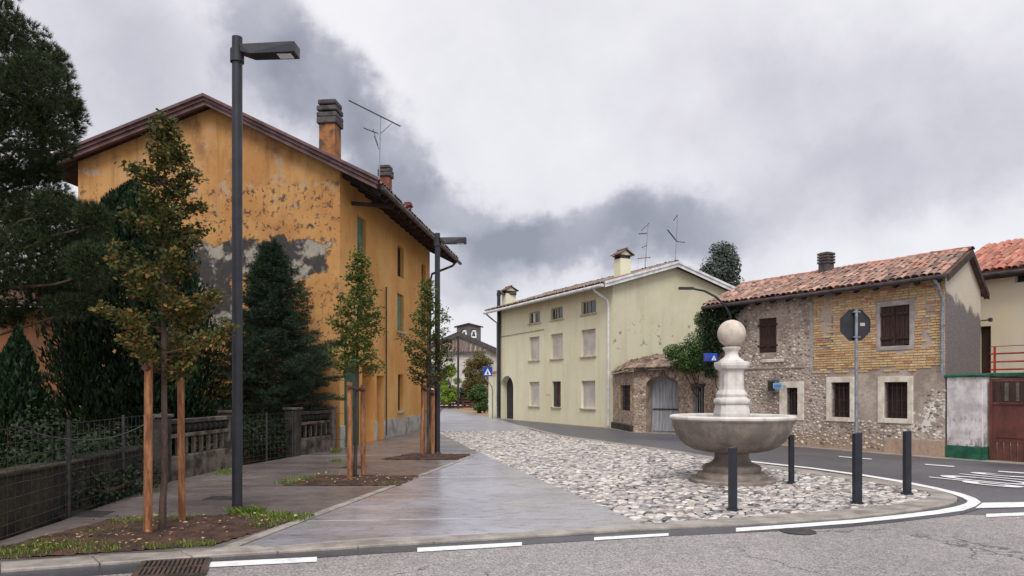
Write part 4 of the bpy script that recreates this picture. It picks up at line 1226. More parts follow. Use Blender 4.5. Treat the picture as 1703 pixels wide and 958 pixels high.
for k, (a, b, c, d) in yw.items():
    if k.startswith('attic'):
        w = MB().box(a, b, .12, .15, c, d).build('window', M['glass'], hy)
        fr = MB()
        for (p, q, r_, s_) in ((a, a + .06, c, d), (b - .06, b, c, d), (a + .06, b - .06, c, c + .05), (a + .06, b - .06, d - .05, d), ((a + b) / 2 - .03, (a + b) / 2 + .03, c + .05, d - .05), (a + (b - a) * .26 - .02, a + (b - a) * .26 + .02, c + .05, d - .05)):
            fr.box(p, q, .09, .119, r_, s_)
        fr.build('frame', M['sill'], w)
        if k == 'attic1':
            MB().box(a + (b - a) * .30, a + (b - a) * .46, .06, .085, c + .05, d - .05).build('curtain', M['white'], w)
    elif k == 'mid':
        w = MB().box(a, b, .13, .16, c, d).build('window', M['brown_open'], hy, label='window with a dark red-brown shutter')
        MB().box(a, (a + b) / 2 - .05, .09, .128, c, d).build('shutter', M['metal_dark'], w)
        MB().box((a + b) / 2 + .02, b - .03, .10, .128, c + .04, d - .04).build('panel', M['brown_open'], w)
    else:
        w = MB().box(a, b, .145, .16, c, d).build('window', M['roller'], hy)
        ns = 16; sl = MB()
        for q in range(ns):
            z0 = c + (d - c) * q / ns; sl.box(a + .02, b - .02, .118 + (.004 if q % 2 else 0), .144, z0 + .004, z0 + (d - c) / ns - .004)
        sl.build('roller_shutter', M['roller'], w, bevel=.004)
    MB().box(a - .07, b + .07, -.07, .115, c - .065, c - .004).build('sill', M['sill'], w, bevel=.008)
dr = MB().box(ad[0], ad[1], .38, .43, -.05, ad[3]).build('door', M['metal_dark'], hy, label='dark door deep in an arched porch')
for i in range(2):
    x0 = ad[0] + .08 + i * (ad[1] - ad[0]) / 2
    for z0, z1 in ((.15, 1.0), (1.12, 2.0)):
        MB().box(x0, x0 + (ad[1] - ad[0]) / 2 - .16, .355, .379, z0, z1).build('panel', M['metal_blue'], dr)
# roof with white verge, gutters, downpipes
OE, OG = .55, .30; sy_ = (ZRg - ZE) / XR
ze = ZE - sy_ * OE
ro = MB().slab([(-LY - .5, -OE, ze + .03), (OG, -OE, ze + .03), (OG, XR, ZRg + .03), (-LY - .5, XR, ZRg + .03)], (0, 0, .10)).build('roof', M['wood_eave'], hy)
MB().slab([(-LY - .5, XR, ZRg + .03), (OG, XR, ZRg + .03), (OG, WY + OE, ze + .03), (-LY - .5, WY + OE, ze + .03)], (0, 0, .10)).build('roof_slope', M['wood_eave'], ro)
for a, b in (((OG + .003, -OE - .05, ze), (OG + .003, XR, ZRg)), ((OG + .003, XR, ZRg), (OG + .003, WY + OE + .05, ze))):
    MB().slab([Vector(a) + Vector((0, 0, -.06)), Vector(b) + Vector((0, 0, -.06)), Vector(b) + Vector((0, 0, .17)), Vector(a) + Vector((0, 0, .17))], (.03, 0, 0)).build('verge_board', M['white'], ro)
    MB().slab([Vector(a) + Vector((.031, 0, .09)), Vector(b) + Vector((.031, 0, .09)), Vector(b) + Vector((.031, 0, .19)), Vector(a) + Vector((.031, 0, .19))], (.05, 0, 0)).build('verge_flashing', M['white'], ro)
MB().tube([(OG - .1, -OE - .09, ze + .04), (-LY - .5, -OE - .09, ze + .01)], .075, 10).build('gutter', M['white'], ro, smooth_=True)
upv = Vector((0, 1, sy_)).normalized(); nv = Vector((0, -sy_, 1)).normalized()
tile_roof(ro, lambda u, s: (Vector((-LY - .5 + u, -OE - .04, ze + .13)) + upv * s, Vector((1, 0, 0)), upv, nv), 57, 10, M['tile_grey'], .22, .40, 9, 57)
upv2 = Vector((0, -1, sy_)).normalized(); nv2 = Vector((0, sy_, 1)).normalized()
tile_roof(ro, lambda u, s: (Vector((OG - u, WY + OE + .04, ze + .13)) + upv2 * s, Vector((-1, 0, 0)), upv2, nv2), 57, 10, M['tile_grey'], .22, .40, 10, 0)
rt = MB(); prr = barrel_tile(.26, .42, .10)
MB().tube([(OG, XR, ZRg + .17), (-LY - .5, XR, ZRg + .17)], .09, 10).build('ridge', M['tile_grey'], ro, smooth_=True)
MB().tube([(-.55, -OE - .08, ze + .0), (-.52, -OE - .02, ze - .12), (-.22, -.14, ze - .52), (-.20, -.09, ze - .75), (-.20, -.09, .05)], .055, 10).build('downpipe', M['white'], hy, smooth_=True, label='white downpipe at the near corner')
MB().tube([(-LY - .35, -OE - .05, ze - .02), (-LY - .3, -.35, ze - .25), (-LY + .12, -.09, ze - .6), (-LY + .12, -.09, .05)], .05, 10).build('downpipe', M['sill'], hy, smooth_=True)
# wall cable and small fittings
zc = YF.hit(905, 548)[1]
MB().tube([(-LY + .3, -.03, YF.hit(835, 560)[1]), (YF.hit(906, 548)[0], -.03, zc)], .012, 5).build('cable', M['cable'], hy)
xc = YF.hit(906, 548)[0]
MB().tube([(xc, -.02, zc), (xc, -.02, .1)], .012, 5).build('cable', M['lime_wall'], hy)
xb, zb = YF.hit(912, 648); MB().box(xb - .22, xb + .2, -.02, -.001, zb - .25, zb + .2).build('meter_door', M['lime_wall'], hy, bevel=.005)


def gable_chimney(parent, x, y, zb, zt, w, d):
    ch = MB().box(x - w / 2, x + w / 2, y - d / 2, y + d / 2, zb, zt - .44).build('chimney', M['lime_wall'], parent, bevel=.01)
    for sx in (-1, 1):
        MB().box(x + sx * (w / 2 - .06) - .05, x + sx * (w / 2 - .06) + .05, y - d / 2 + .02, y + d / 2 - .02, zt - .44, zt - .31).build('cap_wall', M['chimney_dark'], ch)
    MB().box(x - w / 2 - .05, x + w / 2 + .05, y - d / 2 - .05, y + d / 2 + .05, zt - .32, zt - .28).build('cap_slab', M['chimney_dark'], ch)
    g = MB(); g.add([(x + w / 2, y - d / 2 - .02, zt - .28), (x + w / 2, y + d / 2 + .02, zt - .28), (x + w / 2, y, zt - .06), (x - w / 2, y - d / 2 - .02, zt - .28), (x - w / 2, y + d / 2 + .02, zt - .28), (x - w / 2, y, zt - .06)], [(0, 1, 2), (5, 4, 3), (0, 2, 5, 3), (1, 4, 5, 2), (0, 3, 4, 1)])
    g.build('cap_gable', M['lime_wall'], ch)
    for s in (-1, 1):
        MB().slab([(x - w / 2 - .10, y, zt - .05), (x + w / 2 + .10, y, zt - .05), (x + w / 2 + .10, y + s * (d / 2 + .14), zt - .29), (x - w / 2 - .10, y + s * (d / 2 + .14), zt - .29)], (0, 0, .04)).build('cap_roof', M['tile_dark'], ch)
    MB().tube([(x - w / 2 - .12, y, zt - .01), (x + w / 2 + .12, y, zt - .01)], .045, 8).build('cap_ridge', M['tile_dark'], ch)


p = YF.loc(AT(1035, 415, 32.8)); gable_chimney(hy, p.x, p.y, 6.2, p.z, .52, .55)
p = YF.loc(AT(846, 476.5, 42.2)); gable_chimney(hy, p.x, p.y, 6.0, p.z, .60, .62)
Y = 35.5
antenna('tv_antenna', 'branching television antenna beside the tall yellow chimney', AT(1072, 455, Y), AT(1078, 371, Y),
        [(AT(1062, 389, Y), AT(1076, 388, Y), 3, .25, (.3, 1, 0), .02), (AT(1066, 384, Y), AT(1080, 371, Y), 0, 0, (0, 0, 1), .012), (AT(1067, 412, Y), AT(1076, 408, Y), 3, .2, (0, .3, 1), .014), (AT(1060, 430, Y), AT(1082, 428, Y), 5, .22, (0, .2, 1), .016)])
Y = 33.6
antenna('tv_antenna', 'television antenna on the ridge of the pale green house', AT(1122.5, 446, Y), AT(1127, 357, Y),
        [(AT(1110, 382, Y), AT(1126, 402, Y), 6, .14, (.3, 1, 0), .03), (AT(1126, 402, Y), AT(1139, 403, Y), 3, .15, (0, .2, 1), .016), (AT(1120, 367, Y), AT(1127, 357, Y), 2, .1, (.3, 1, 0), .016)])
# small lean-to wall at the far end of the house
pA, pB = YF.wor(-LY - .05, .25, 0), YF.wor(-LY - 2.2, .0, 0)
la = thing('yard_wall', 'short pale wall with a tiled top beyond the pale green house', 'wall', YF.wor(-LY - 2.0, .3, 0), YF.rz)
MB().box(0, 1.96, 0, .25, -.1, 2.5).build('wall', M['lime_wall'], la)
tile_me = barrel_tile(.2, .55, .07).mesh('tile'); tile_me.materials.append(M['tile_orange'])
for i in range(9):
    link_mesh('tile', tile_me, la, Matrix.Translation((.14 + i * .21, -.1, 2.52)) @ Matrix.Rotation(.18, 4, 'X'))
    link_mesh('tile', tile_me, la, Matrix.Translation((.14 + i * .21, .25, 2.62)) @ Matrix.Rotation(.18, 4, 'X'))

# pavement edge along the houses
edge_pts = [Vector((-1.0, 42.6, 0)), YF.wor(-LY, -.35, 0), YF.wor(0, -.35, 0), Vector((4.55, 28.3, 0)), Vector((6.2, 26.9, 0)), Vector((6.55, 24.0, 0)), Vector((10.15, 17.75, 0)), Vector((10.95, 16.5, 0)), Vector((14.5, 10.9, 0))]
mb = MB(); poly = [(p.x, p.y) for p in edge_pts] + [(20, 11), (20, 30), (9, 45), (0, 45)]
mb.prism(poly, -.3, -.035); structure(mb.build('house_footway', M['kerb']), 'narrow pale footway along the foot of the houses')

# ------------------------------------------------------------------ the stone gatehouse between the two houses
a0, a1 = Vector((4.60, 29.9, 0)), Vector((6.40, 27.15, 0))
GF = Frame(4.70, 28.55, 1.62, -1.22)               # front of the gatehouse from its left pier to the right
hg = thing('stone_gatehouse', 'low rubble stone gatehouse with arched grey gate and stone tiled roof', 'gatehouse', GF.o, GF.rz)
WG = 2.03
ga = GF.rect(1081, 1134, 622, 719.5); ga = (.52, 1.86, -.05, 2.12, .38, .55)
mb = MB(); wall_holes(mb, 0, WG, -.1, 2.42, [ga], 0, .5); mb.build('front_wall', M['mortar'], hg)
stones(hg, M['rubble_dark'], [(0.02, .50, -.05, 2.3, []), (1.88, WG, 0, 2.3, []), (.5, 1.9, 2.14, 2.4, [])], 300, 31, 60, .035, .08)
# left bay running back to the pale house
pL = YF.wor(.02, .02, 0)
LF = Frame(pL.x, pL.y, GF.o.x - pL.x, GF.o.y - pL.y); LB = (GF.o - LF.o).length
toG = Matrix.Translation(-GF.o); Ri = Matrix.Rotation(-GF.rz, 4, 'Z')
lf2g = Ri @ toG @ Matrix.Translation(LF.o) @ Matrix.Rotation(LF.rz, 4, 'Z')
lw = LF.rect(1032, 1049, 641, 683); lw = (lw[0], min(lw[1], LB - .5), .75, 1.78)
mb = MB(); wall_holes(mb, 0, LB, -.1, 2.30, [lw], 0, .2); mb.xf(lf2g).build('side_wall', M['mortar'], hg)
w = MB().box(lw[0], lw[1], .17, .2, lw[2], lw[3]).xf(lf2g).build('window', M['black'], hg)
br = MB()
for i in range(5):
    x = lw[0] + (lw[1] - lw[0]) * (i + .5) / 5; br.tube([(x, .08, lw[2]), (x, .08, lw[3])], .012, 6)
for i in range(3):
    z = lw[2] + (lw[3] - lw[2]) * (i + .5) / 3; br.tube([(lw[0], .08, z), (lw[1], .08, z)], .010, 6)
br.xf(lf2g).build('grille', M['iron'], w)
bk_me = MB().box(-.12, .12, -.012, .03, -.03, .03).mesh('brick'); bk_me.materials.append(M['brick'])
for s in (-1, 1):
    for i in range(14):
        x = (lw[0] - .14) if s < 0 else (lw[1] + .14); link_mesh('brick', bk_me, hg, lf2g @ Matrix.Translation((x + R.uniform(-.02, .02), 0, lw[2] + .04 + i * .073)))
stub = bpy.data.objects.new('rubble_facing', None)
r2 = MB()
pr = [cobble_proto(200 + i) for i in range(8)]; ps = []; pm = []
for i in range(300):
    x = R.uniform(.04, LB - .04); z = R.uniform(.05, 2.25); s = R.uniform(.03, .07)
    if lw[0] - .3 < x < lw[1] + .3 and lw[2] - .05 < z < lw[3] + .05:
        continue
    ps.append(R.choice(pr)); pm.append(lf2g @ Matrix.Translation((x, .004, z)) @ Matrix.Rotation(math.pi / 2, 4, 'X') @ Matrix.Diagonal((s, s * .7, .02, 1)))
join_copies(ps, pm).build('rubble_field', M['rubble_dark'], hg, smooth_=True, kind='stuff', angle=70)
MB().box(.05, LB - .15, -.12, .0, -.1, .22).xf(lf2g).build('bench_ledge', M['concrete_dark'], hg, bevel=.02)
# brick arch over the gate
av = MB().box(-.045, .045, -.012, .05, 0, .15).mesh('brick'); av.materials.append(M['rubble_dark'])
nb_ = 19; mid = (ga[0] + ga[1]) / 2; hw = (ga[1] - ga[0]) / 2
for i in range(nb_):
    t = math.pi * (i + .5) / nb_; x = mid - hw * math.cos(t); z = ga[3] - ga[4] + ga[4] * math.sin(t)
    nrm = Vector((-math.cos(t) / hw, 0, math.sin(t) / ga[4])).normalized(); th = math.atan2(nrm.x, nrm.z)
    link_mesh('brick', av, hg, Matrix.Translation((x, 0, z)) @ Matrix.Rotation(th, 4, 'Y'))
dg = MB().box(ga[0], ga[1], .50, .53, -.05, ga[3]).build('gate', M['gate_grey'], hg, label='weathered grey plank gate in the arch')
npl = 9
for i in range(npl):
    x0 = ga[0] + .06 + (ga[1] - ga[0] - .12) * i / npl; x1 = x0 + (ga[1] - ga[0] - .12) / npl - .010
    MB().box(x0, x1, .46 + R.uniform(0, .012), .498, 0.02, ga[3] - .12 - .25 * abs((x0 + x1) / 2 - mid) / hw).build('plank', M['gate_grey'], dg)
MB().box(ga[0] + .06, ga[1] - .06, .44, .458, .82, .88).build('rail', M['iron_rust'], dg)
# curved wall to the right with a barred opening, running to the brick house
cw_pts = [GF.wor(WG, 0, 0), Vector((6.55, 26.6, 0)), Vector((6.78, 25.9, 0)), Vector((7.15, 25.2, 0))]
cw = [(Ri @ toG @ p.to_4d()).to_3d() for p in cw_pts]
RFr = Frame(cw_pts[0].x, cw_pts[0].y, cw_pts[-1].x - cw_pts[0].x, cw_pts[-1].y - cw_pts[0].y); RB = (cw_pts[-1] - cw_pts[0]).length
rf2g = Ri @ toG @ Matrix.Translation(RFr.o) @ Matrix.Rotation(RFr.rz, 4, 'Z')
rw = RFr.rect(1152, 1171, 644, 690); rw = (rw[0], rw[1], .75, 1.70)
mb = MB(); wall_holes(mb, 0, RB, -.1, 2.35, [rw], 0, .22); mb.xf(rf2g).build('yard_wall', M['mortar'], hg)
MB().box(0, RB, -.06, .3, 2.352, 2.44).xf(rf2g).build('coping', M['concrete_old'], hg, bevel=.02)
w = MB().box(rw[0], rw[1], .19, .22, rw[2], rw[3]).xf(rf2g).build('window', M['black'], hg)
br = MB()
for i in range(5):
    x = rw[0] + (rw[1] - rw[0]) * (i + .5) / 5; br.tube([(x, .06, rw[2]), (x, .06, rw[3])], .016, 6)
br.xf(rf2g).build('grille', M['galv'], w)
MB().box(rw[0] - .1, rw[1] + .1, -.03, .1, rw[3] + .003, rw[3] + .12).xf(rf2g).build('lintel', M['concrete_old'], w)
ps = []; pm = []
for i in range(700):
    x = R.uniform(.04, RB - .04); z = R.uniform(.05, 2.3); s = R.uniform(.035, .07)
    if rw[0] - .05 < x < rw[1] + .05 and rw[2] - .05 < z < rw[3] + .15:
        continue
    ps.append(R.choice(pr)); pm.append(rf2g @ Matrix.Translation((x, .004, z)) @ Matrix.Rotation(math.pi / 2, 4, 'X') @ Matrix.Diagonal((s, s * .7, .022, 1)))
join_copies(ps, pm).build('rubble_field', M['rubble_dark'], hg, smooth_=True, kind='stuff', angle=70)
# stone tiled roof: hip over the gate plus the left bay, laid in courses
gl = lambda p: (Ri @ toG @ Vector((p[0], p[1], 0)).to_4d()).to_3d()
e_l = gl(pL); ridge_a = Vector((.35, 1.35, 2.92)); ridge_b = Vector((1.9, 1.35, 2.86))
ro = MB()
c0 = Vector((e_l.x - .0, e_l.y - .12, 2.30)); c1 = Vector((-.14, -.16, 2.40)); c2 = Vector((WG + .12, -.16, 2.42)); c3 = Vector((e_l.x + .35, e_l.y + .8, 2.8))
ro.add([c0, c1, c2, ridge_b, ridge_a, c3, Vector((WG + .12, 1.4, 2.42))], [(0, 1, 4, 5), (1, 2, 3, 4), (2, 6, 3)])
ro = ro.build('roof', M['concrete_dark'], hg)
M['stone_tile'] = rand_mat('weathered_stone_tile', [L(180, 156, 136), L(88, 74, 68), L(150, 126, 110), L(64, 56, 54), L(168, 142, 122), L(108, 92, 84)], rough=.85, fine=.3, fscale=25, bmp=.5)
st_me = []
for i in range(5):
    r_ = random.Random(70 + i); m_ = MB(); pts = [(-.10 + r_.uniform(-.02, .02), 0), (.10 + r_.uniform(-.02, .02), r_.uniform(-.02, .02)), (.11, .22), (-.11, .22)]
    m_.prism(pts, 0, .05); me = m_.mesh('stone_tile'); me.materials.append(M['stone_tile']); st_me.append(me)
for (A, B, C, D, nr, nc) in ((c1, c2, ridge_b, ridge_a, 9, 13), (c0, c1, ridge_a, c3, 8, 9)):
    for j in range(nr):
        for i in range(nc):
            fu = (i + .5 + .5 * (j % 2) * .8 + R.uniform(-.15, .15)) / nc; fv = (j + R.uniform(-.12, .12)) / nr
            if fu > 1:
                continue
            lo_p = A.lerp(B, fu); hi_p = D.lerp(C, fu); p = lo_p.lerp(hi_p, fv)
            ax = (B - A).normalized(); up = (hi_p - lo_p); up = (up - ax * up.dot(ax)).normalized(); nn = ax.cross(up)
            Mx = Matrix((ax, up, nn)).transposed().to_4x4(); Mx.translation = p + nn * .02 - up * .04
            link_mesh('stone_tile', R.choice(st_me), ro, Mx @ Matrix.Rotation(R.uniform(-.25, .25), 4, 'Z') @ Matrix.Rotation(.17 + R.uniform(-.10, .10), 4, 'X'))
MB().bar(c0 + Vector((0, -.02, -.05)), c1 + Vector((0, -.02, -.05)), .10, .05).build('eave_board', M['sill'], ro)
MB().bar(c1 + Vector((0, -.02, -.05)), c2 + Vector((0, -.02, -.05)), .10, .05).build('eave_board', M['concrete_old'], ro)

# ------------------------------------------------------------------ the brick and rubble house
BF = Frame(10.48, 17.89, .5086, -.8610)
hb = thing('brick_house', 'old two storey rubble and yellow brick house with tiled roof', 'house', BF.o, BF.rz)
LBk, ZB = 7.45, 4.36
gdir = Vector((.669, .743, 0)); gx, gy = gdir.dot(BF.x), gdir.dot(BF.y)    # skewed gable direction in house coordinates
sk = lambda x, t, z: (x + gx * t, gy * t, z)
TB, TR, ZRB = 4.32, 2.54, 5.22
bw = {'u1': BF.rect(1262, 1291.4, 529, 586.6), 'u2': BF.rect(1464, 1512.6, 508.5, 575.3), 'l1': BF.rect(1308.5, 1327, 645, 690), 'l2': BF.rect(1383, 1414, 636, 694), 'l3': BF.rect(1471, 1510, 635.5, 696)}
bf = {'u2': BF.rect(1457.6, 1521.4, 500, 582.4), 'l1': BF.rect(1297, 1337, 635, 698.5), 'l2': BF.rect(1375, 1421, 627, 701), 'l3': BF.rect(1460.5, 1519, 626, 704)}
mb = MB(); wall_holes(mb, -LBk, 0, -.1, ZB, list(bw.values()), 0, .2); wb = mb.build('front_wall', M['patched'], hb)
mb = MB(); mb.add([sk(0, 0, -.1), sk(0, TB, -.1), sk(0, TB, 4.45), sk(0, TR, ZRB), sk(0, 0, ZB)], [(0, 1, 2, 3, 4)]); mb.build('gable_wall', M['two_tone'], hb)
mb = MB(); mb.add([sk(-LBk, 0, -.1), sk(-LBk, TB, -.1), sk(-LBk, TB, 4.45), sk(-LBk, TR, ZRB), sk(-LBk, 0, ZB)], [(4, 3, 2, 1, 0)]); mb.build('end_wall', M['mortar'], hb)
MB().quad(sk(0, TB, -.1), sk(-LBk, TB, -.1), sk(-LBk, TB, 4.45), sk(0, TB, 4.45)).build('rear_wall', M['mortar'], hb)
# yellow brickwork, single bricks
bx0 = BF.hit(1353, 540)[0]; bz0 = 2.06; bz1 = 4.33
bu = BF.rect(1384, 1432, 522, 577)          # bricked-up window
items = []; bh, bl = .0615, .215
row = 0; z = bz0
while z + bh < bz1:
    x = bx0 + (row % 2) * bl * .5 - bl * .5
    while x < -.02:
        l = bl * R.uniform(.94, 1.0) if R.random() > .15 else bl * .5
        x1 = min(x + l, -.012); xa = max(x, bx0 + R.uniform(-.06, .06))
        if x1 - xa > .05:
            f = bf['u2']; q = bu
            if not (x1 > f[0] - .0 and xa < f[1] and z + bh > f[2] and z < f[3]):
                segs = [(xa, x1)]
            else:
                segs = [(xa, min(x1, f[0] - .006))] if xa < f[0] - .06 else ([(max(xa, f[1] + .006), x1)] if x1 > f[1] + .06 else [])
            # bare mortar where the bricks have been smeared over
            gone = (-3.42 < (xa + x1) / 2 < -3.12 and z > 2.7 and R.random() < .8) or (abs((xa + x1) / 2 + .42) < .09 and 2.6 < z < 3.9 and R.random() < .55) or (z < bz0 + .08 and R.random() < .35) or R.random() < .02
            if not gone:
                items += [(s[0], s[1], z) for s in segs if s[1] - s[0] > .04]
        x = x + l + .014
    z += bh + .0045 * R.uniform(.6, 1.4); row += 1
items.sort(key=lambda t: -t[1])
unit = MB().box(-.5, .5, -1, 1, -.5, .5); ume = unit.mesh('brick'); ume.materials.append(M['brick'])
restm = []
for k, (xa, x1, z) in enumerate(items):
    inb = bu[0] < (xa + x1) / 2 < bu[1] and bu[2] < z < bu[3]
    Mx = Matrix.Translation(((xa + x1) / 2, .004 if inb else R.uniform(-.009, -.002), z + bh / 2)) @ Matrix.Rotation(R.uniform(-.012, .012), 4, 'Y') @ Matrix.Diagonal((x1 - xa - .008, .014, bh - .018, 1))
    if k < 300:
        link_mesh('brick', ume, wb, Mx)
    else:
        restm.append(Mx)
if restm:
    join_copies([unit] * len(restm), restm).build('brick_field', M['brick'], wb, kind='stuff')
for x in (bu[0],):
    MB().box(x - .012, x + .008, -.004, .01, bu[2], bu[3]).build('joint', M['concrete_dark'], wb)
MB().box(bx0 - .12, bx0 - .02, -.012, .01, bz0 + .02, 4.1).build('mortar_strip', M['frame_grey'], wb)
allh = [tuple(v) for v in list(bf.values()) + [bw['u1']]]
stones(wb, M['rubble'], [(-LBk + .05, bx0 - .1, 2.0, 4.3, allh), (-LBk + .05, -3.2, .05, 2.0, allh), (-3.2, -1.15, .05, .75, allh), (-1.2, -.05, .35, .75, allh), (-.5, -.03, .9, 1.6, allh)], 1500, 21, 160, .024, .068)
# tall gutter ledge of stones
MB().box(BF.hit(1268, 600)[0], BF.hit(1304, 600)[0], -.05, .02, 2.42, 2.52).build('stone_slab', M['frame_lime'], wb, bevel=.02)
MB().box(BF.hit(1225, 612)[0], BF.hit(1340, 612)[0], -.03, .01, 2.22, 2.28).build('stone_ledge', M['mortar'], wb, bevel=.015)
for k, (a, b, c, d) in bf.items():
    h = bw[k]; fr = MB(); P = .012 if k == 'u2' else .03
    fr.box(a, h[0], -P, .02, c, d); fr.box(h[1], b, -P, .02, c, d); fr.box(h[0], h[1], -P, .02, h[3], d); fr.box(h[0], h[1], -P - .012, .02, c, h[2])
    fr.build('surround', M['frame_grey'] if k == 'u2' else M['frame_lime'], wb, bevel=.008)
for k, (a, b, c, d) in bw.items():
    if k[0] == 'u':
        w = MB().box(a, b, .12, .15, c, d).build('window', M['black'], hb, label='window closed by weathered dark plank shutters')
        npk = 6
        for i in range(npk):
            x0 = a + .01 + (b - a - .02) * i / npk; x1 = x0 + (b - a - .02) / npk - .010
            MB().box(x0, x1, .02 + R.uniform(0, .012), .05, c + R.uniform(.0, .04), d - R.uniform(0, .02)).build('plank', M['wood_dark'], w)
        for z in (c + (d - c) * .2, c + (d - c) * .8):
            for s in (0, 1):
                xa = a - .05 if s == 0 else (a + b) / 2 + .06; xb_ = (a + b) / 2 - .06 if s == 0 else b + .05
                MB().box(xa, xb_, -.006, .018, z - .03, z + .03).build('hinge_strap', M['wood_dark'], w)
    else:
        w = MB().box(a, b, .17, .2, c, d).build('window', M['glass'] if k == 'l1' else M['wood_dark'], hb)
        fr = MB()
        for (p, q, r_, s_) in ((a, a + .05, c, d), (b - .05, b, c, d), ((a + b) / 2 - .025, (a + b) / 2 + .025, c, d), (a + .05, b - .05, c, c + .05), (a + .05, b - .05, d - .05, d)):
            fr.box(p, q, .13, .169, r_, s_)
        fr.build('frame', M['wood_dark'], w)
        br = MB(); nbv = 5 if k == 'l3' else 4
        for i in range(nbv):
            x = a + (b - a) * (i + .5) / nbv; br.tube([(x, .04, c), (x, .04, d)], .010, 6)
        for i in range(3):
            z = c + (d - c) * (i + .5) / 3; br.tube([(a, .05, z), (b, .05, z)], .008, 6)
        br.build('grille', M['iron'], w)
# base render strip
MB().box(BF.hit(1470, 745)[0], -.02, -.02, .01, -.1, .36).build('base_render', M['plinth'] if False else M['patched'], wb, bevel=.01)
# roof
OEb = .34; sb = (ZRB - ZB) / TR; zeb = ZB - sb * OEb + .02; xe0, xe1 = -LBk - .32, .12
rb_ = MB().slab([sk(xe0, -OEb, zeb), sk(xe1, -OEb, zeb), sk(xe1, TR, ZRB + .02), sk(xe0, TR, ZRB + .02)], (0, 0, .08)).build('roof', M['roof_under'], hb)
MB().slab([sk(xe0, TR, ZRB + .02), sk(xe1, TR, ZRB + .02), sk(xe1, TB + .5, 4.30), sk(xe0, TB + .5, 4.30)], (0, 0, .08)).build('roof_slope', M['roof_under'], rb_)
MB().slab([sk(xe1 + .002, -OEb, zeb - .10), sk(xe1 + .002, TR, ZRB - .08), sk(xe1 + .002, TR, ZRB + .10), sk(xe1 + .002, -OEb, zeb + .08)], (.03, 0, 0)).build('verge_board', M['wood_eave'], rb_)
MB().slab([sk(xe1 + .002, TR, ZRB - .08), sk(xe1 + .002, TB + .5, 4.2), sk(xe1 + .002, TB + .5, 4.38), sk(xe1 + .002, TR, ZRB + .10)], (.03, 0, 0)).build('verge_board', M['wood_eave'], rb_)
MB().slab([sk(.004, TR, ZRB - .04), sk(xe1, TR, ZRB - .04), sk(xe1, TB + .48, 4.22), sk(.004, TB + .48, 4.22)], (0, 0, .04)).build('soffit', M['wood_barge'], rb_)
for i in range(14):
    x = -LBk + .2 + i * (LBk - .3) / 13
    MB().bar(sk(x, .1, ZB + .1 * sb - .05), sk(x, -OEb + .05, zeb - .05), .09, .11).build('rafter', M['wood_eave'], rb_)
upv = Vector(sk(0, 1, sb)).normalized(); axb = Vector((1, 0, 0)); nvb = axb.cross(upv).normalized()
slope_len = math.hypot(TR + OEb, ZRB - zeb)
ncb = int((xe1 - xe0) / .195)
tile_roof(rb_, lambda u, s: (Vector(sk(xe0, -OEb - .06, zeb + .08)) + axb * u + upv * s, axb, upv, nvb), ncb, 10, M['tile_red'], .195, slope_len / 9.6, 13, 300, 1.6, dist=lambda p: -p.x - .4 * p.y)
rid_me = barrel_tile(.26, .42, .10).mesh('ridge_tile'); rid_me.materials.append(M['tile_orange'])
nrt = int((xe1 - xe0) / .34)
for i in range(nrt):
    p = Vector(sk(xe0 + .02 + i * .34, TR, ZRB + .12))
    Mx = Matrix.Translation(p + Vector((0, R.uniform(-.01, .01), R.uniform(-.008, .012)))) @ Matrix.Rotation(-math.pi / 2 + R.uniform(-.03, .03), 4, 'Z') @ Matrix.Rotation(.03, 4, 'X'); link_mesh('ridge_tile', rid_me, rb_, Mx)
MB().tube([sk(xe1, -OEb - .10, zeb + .02), sk(-3.5, -OEb - .10, zeb - .0), sk(xe0, -OEb - .10, zeb + .01)], .06, 10).build('gutter', M['copper'], rb_, smooth_=True)
MB().tube([(xe1 - .15, -OEb * gy - .1, zeb - .02), (xe1 - .12, -OEb * gy, zeb - .15), (.0, -.10, zeb - .55), (-.03, -.09, zeb - .8), (-.03, -.09, 2.1), (-.03, -.09, 1.98)], .036, 10).build('downpipe', M['galv'], hb, smooth_=True)
# chimney
p = BF.loc(AT(1374, 420, 23.3))
ch = MB().box(p.x - .17, p.x + .17, p.y - .16, p.y + .16, p.z - 1.0, p.z - .36).build('chimney', M['chimney_dark'], hb, bevel=.01)
for k in range(4):
    z0 = p.z - .36 + k * .09; MB().box(p.x - .20, p.x + .20, p.y - .19, p.y + .19, z0, z0 + .07).build('cap_slab', M['chimney_dark'], ch, bevel=.015)
    MB().box(p.x - .14, p.x + .14, p.y - .13, p.y + .13, z0 + .07, z0 + .09).build('cap_gap', M['chimney_dark'], ch)

# wall box and street name plate
p = BF.hit(1289.5, 642.5); bxo = thing('wall_box', 'small grey metal box fixed to the rubble wall', 'wall box', BF.wor(p[0], -.02, p[1]), BF.rz)
MB().box(-.15, .15, -.16, .01, -.17, .17).build('body', M['galv'], bxo, bevel=.015); MB().box(-.17, .17, -.18, .01, .172, .20).build('lid', M['galv'], bxo); MB().box(-.12, .12, -.168, -.161, -.14, .14).build('door', M['concrete_dark'], bxo)
p = BF.hit(1303, 642); pl = thing('street_name_plate', 'pale blue street name plate on a bracket by the smallest window', 'sign', BF.wor(p[0], -.25, p[1]), BF.rz)
MB().box(-.16, .16, -.012, .0, -.075, .085).build('plate', M['bluewhite'], pl); MB().tube([(.1, .0, 0), (.1, .27, 0)], .012, 6).build('bracket', M['galv'], pl)
for z in (-.025, .025):
    MB().box(-.12, .12, -.0155, -.0125, z - .010, z + .010).build('text_line', M['blue_sign'], pl)

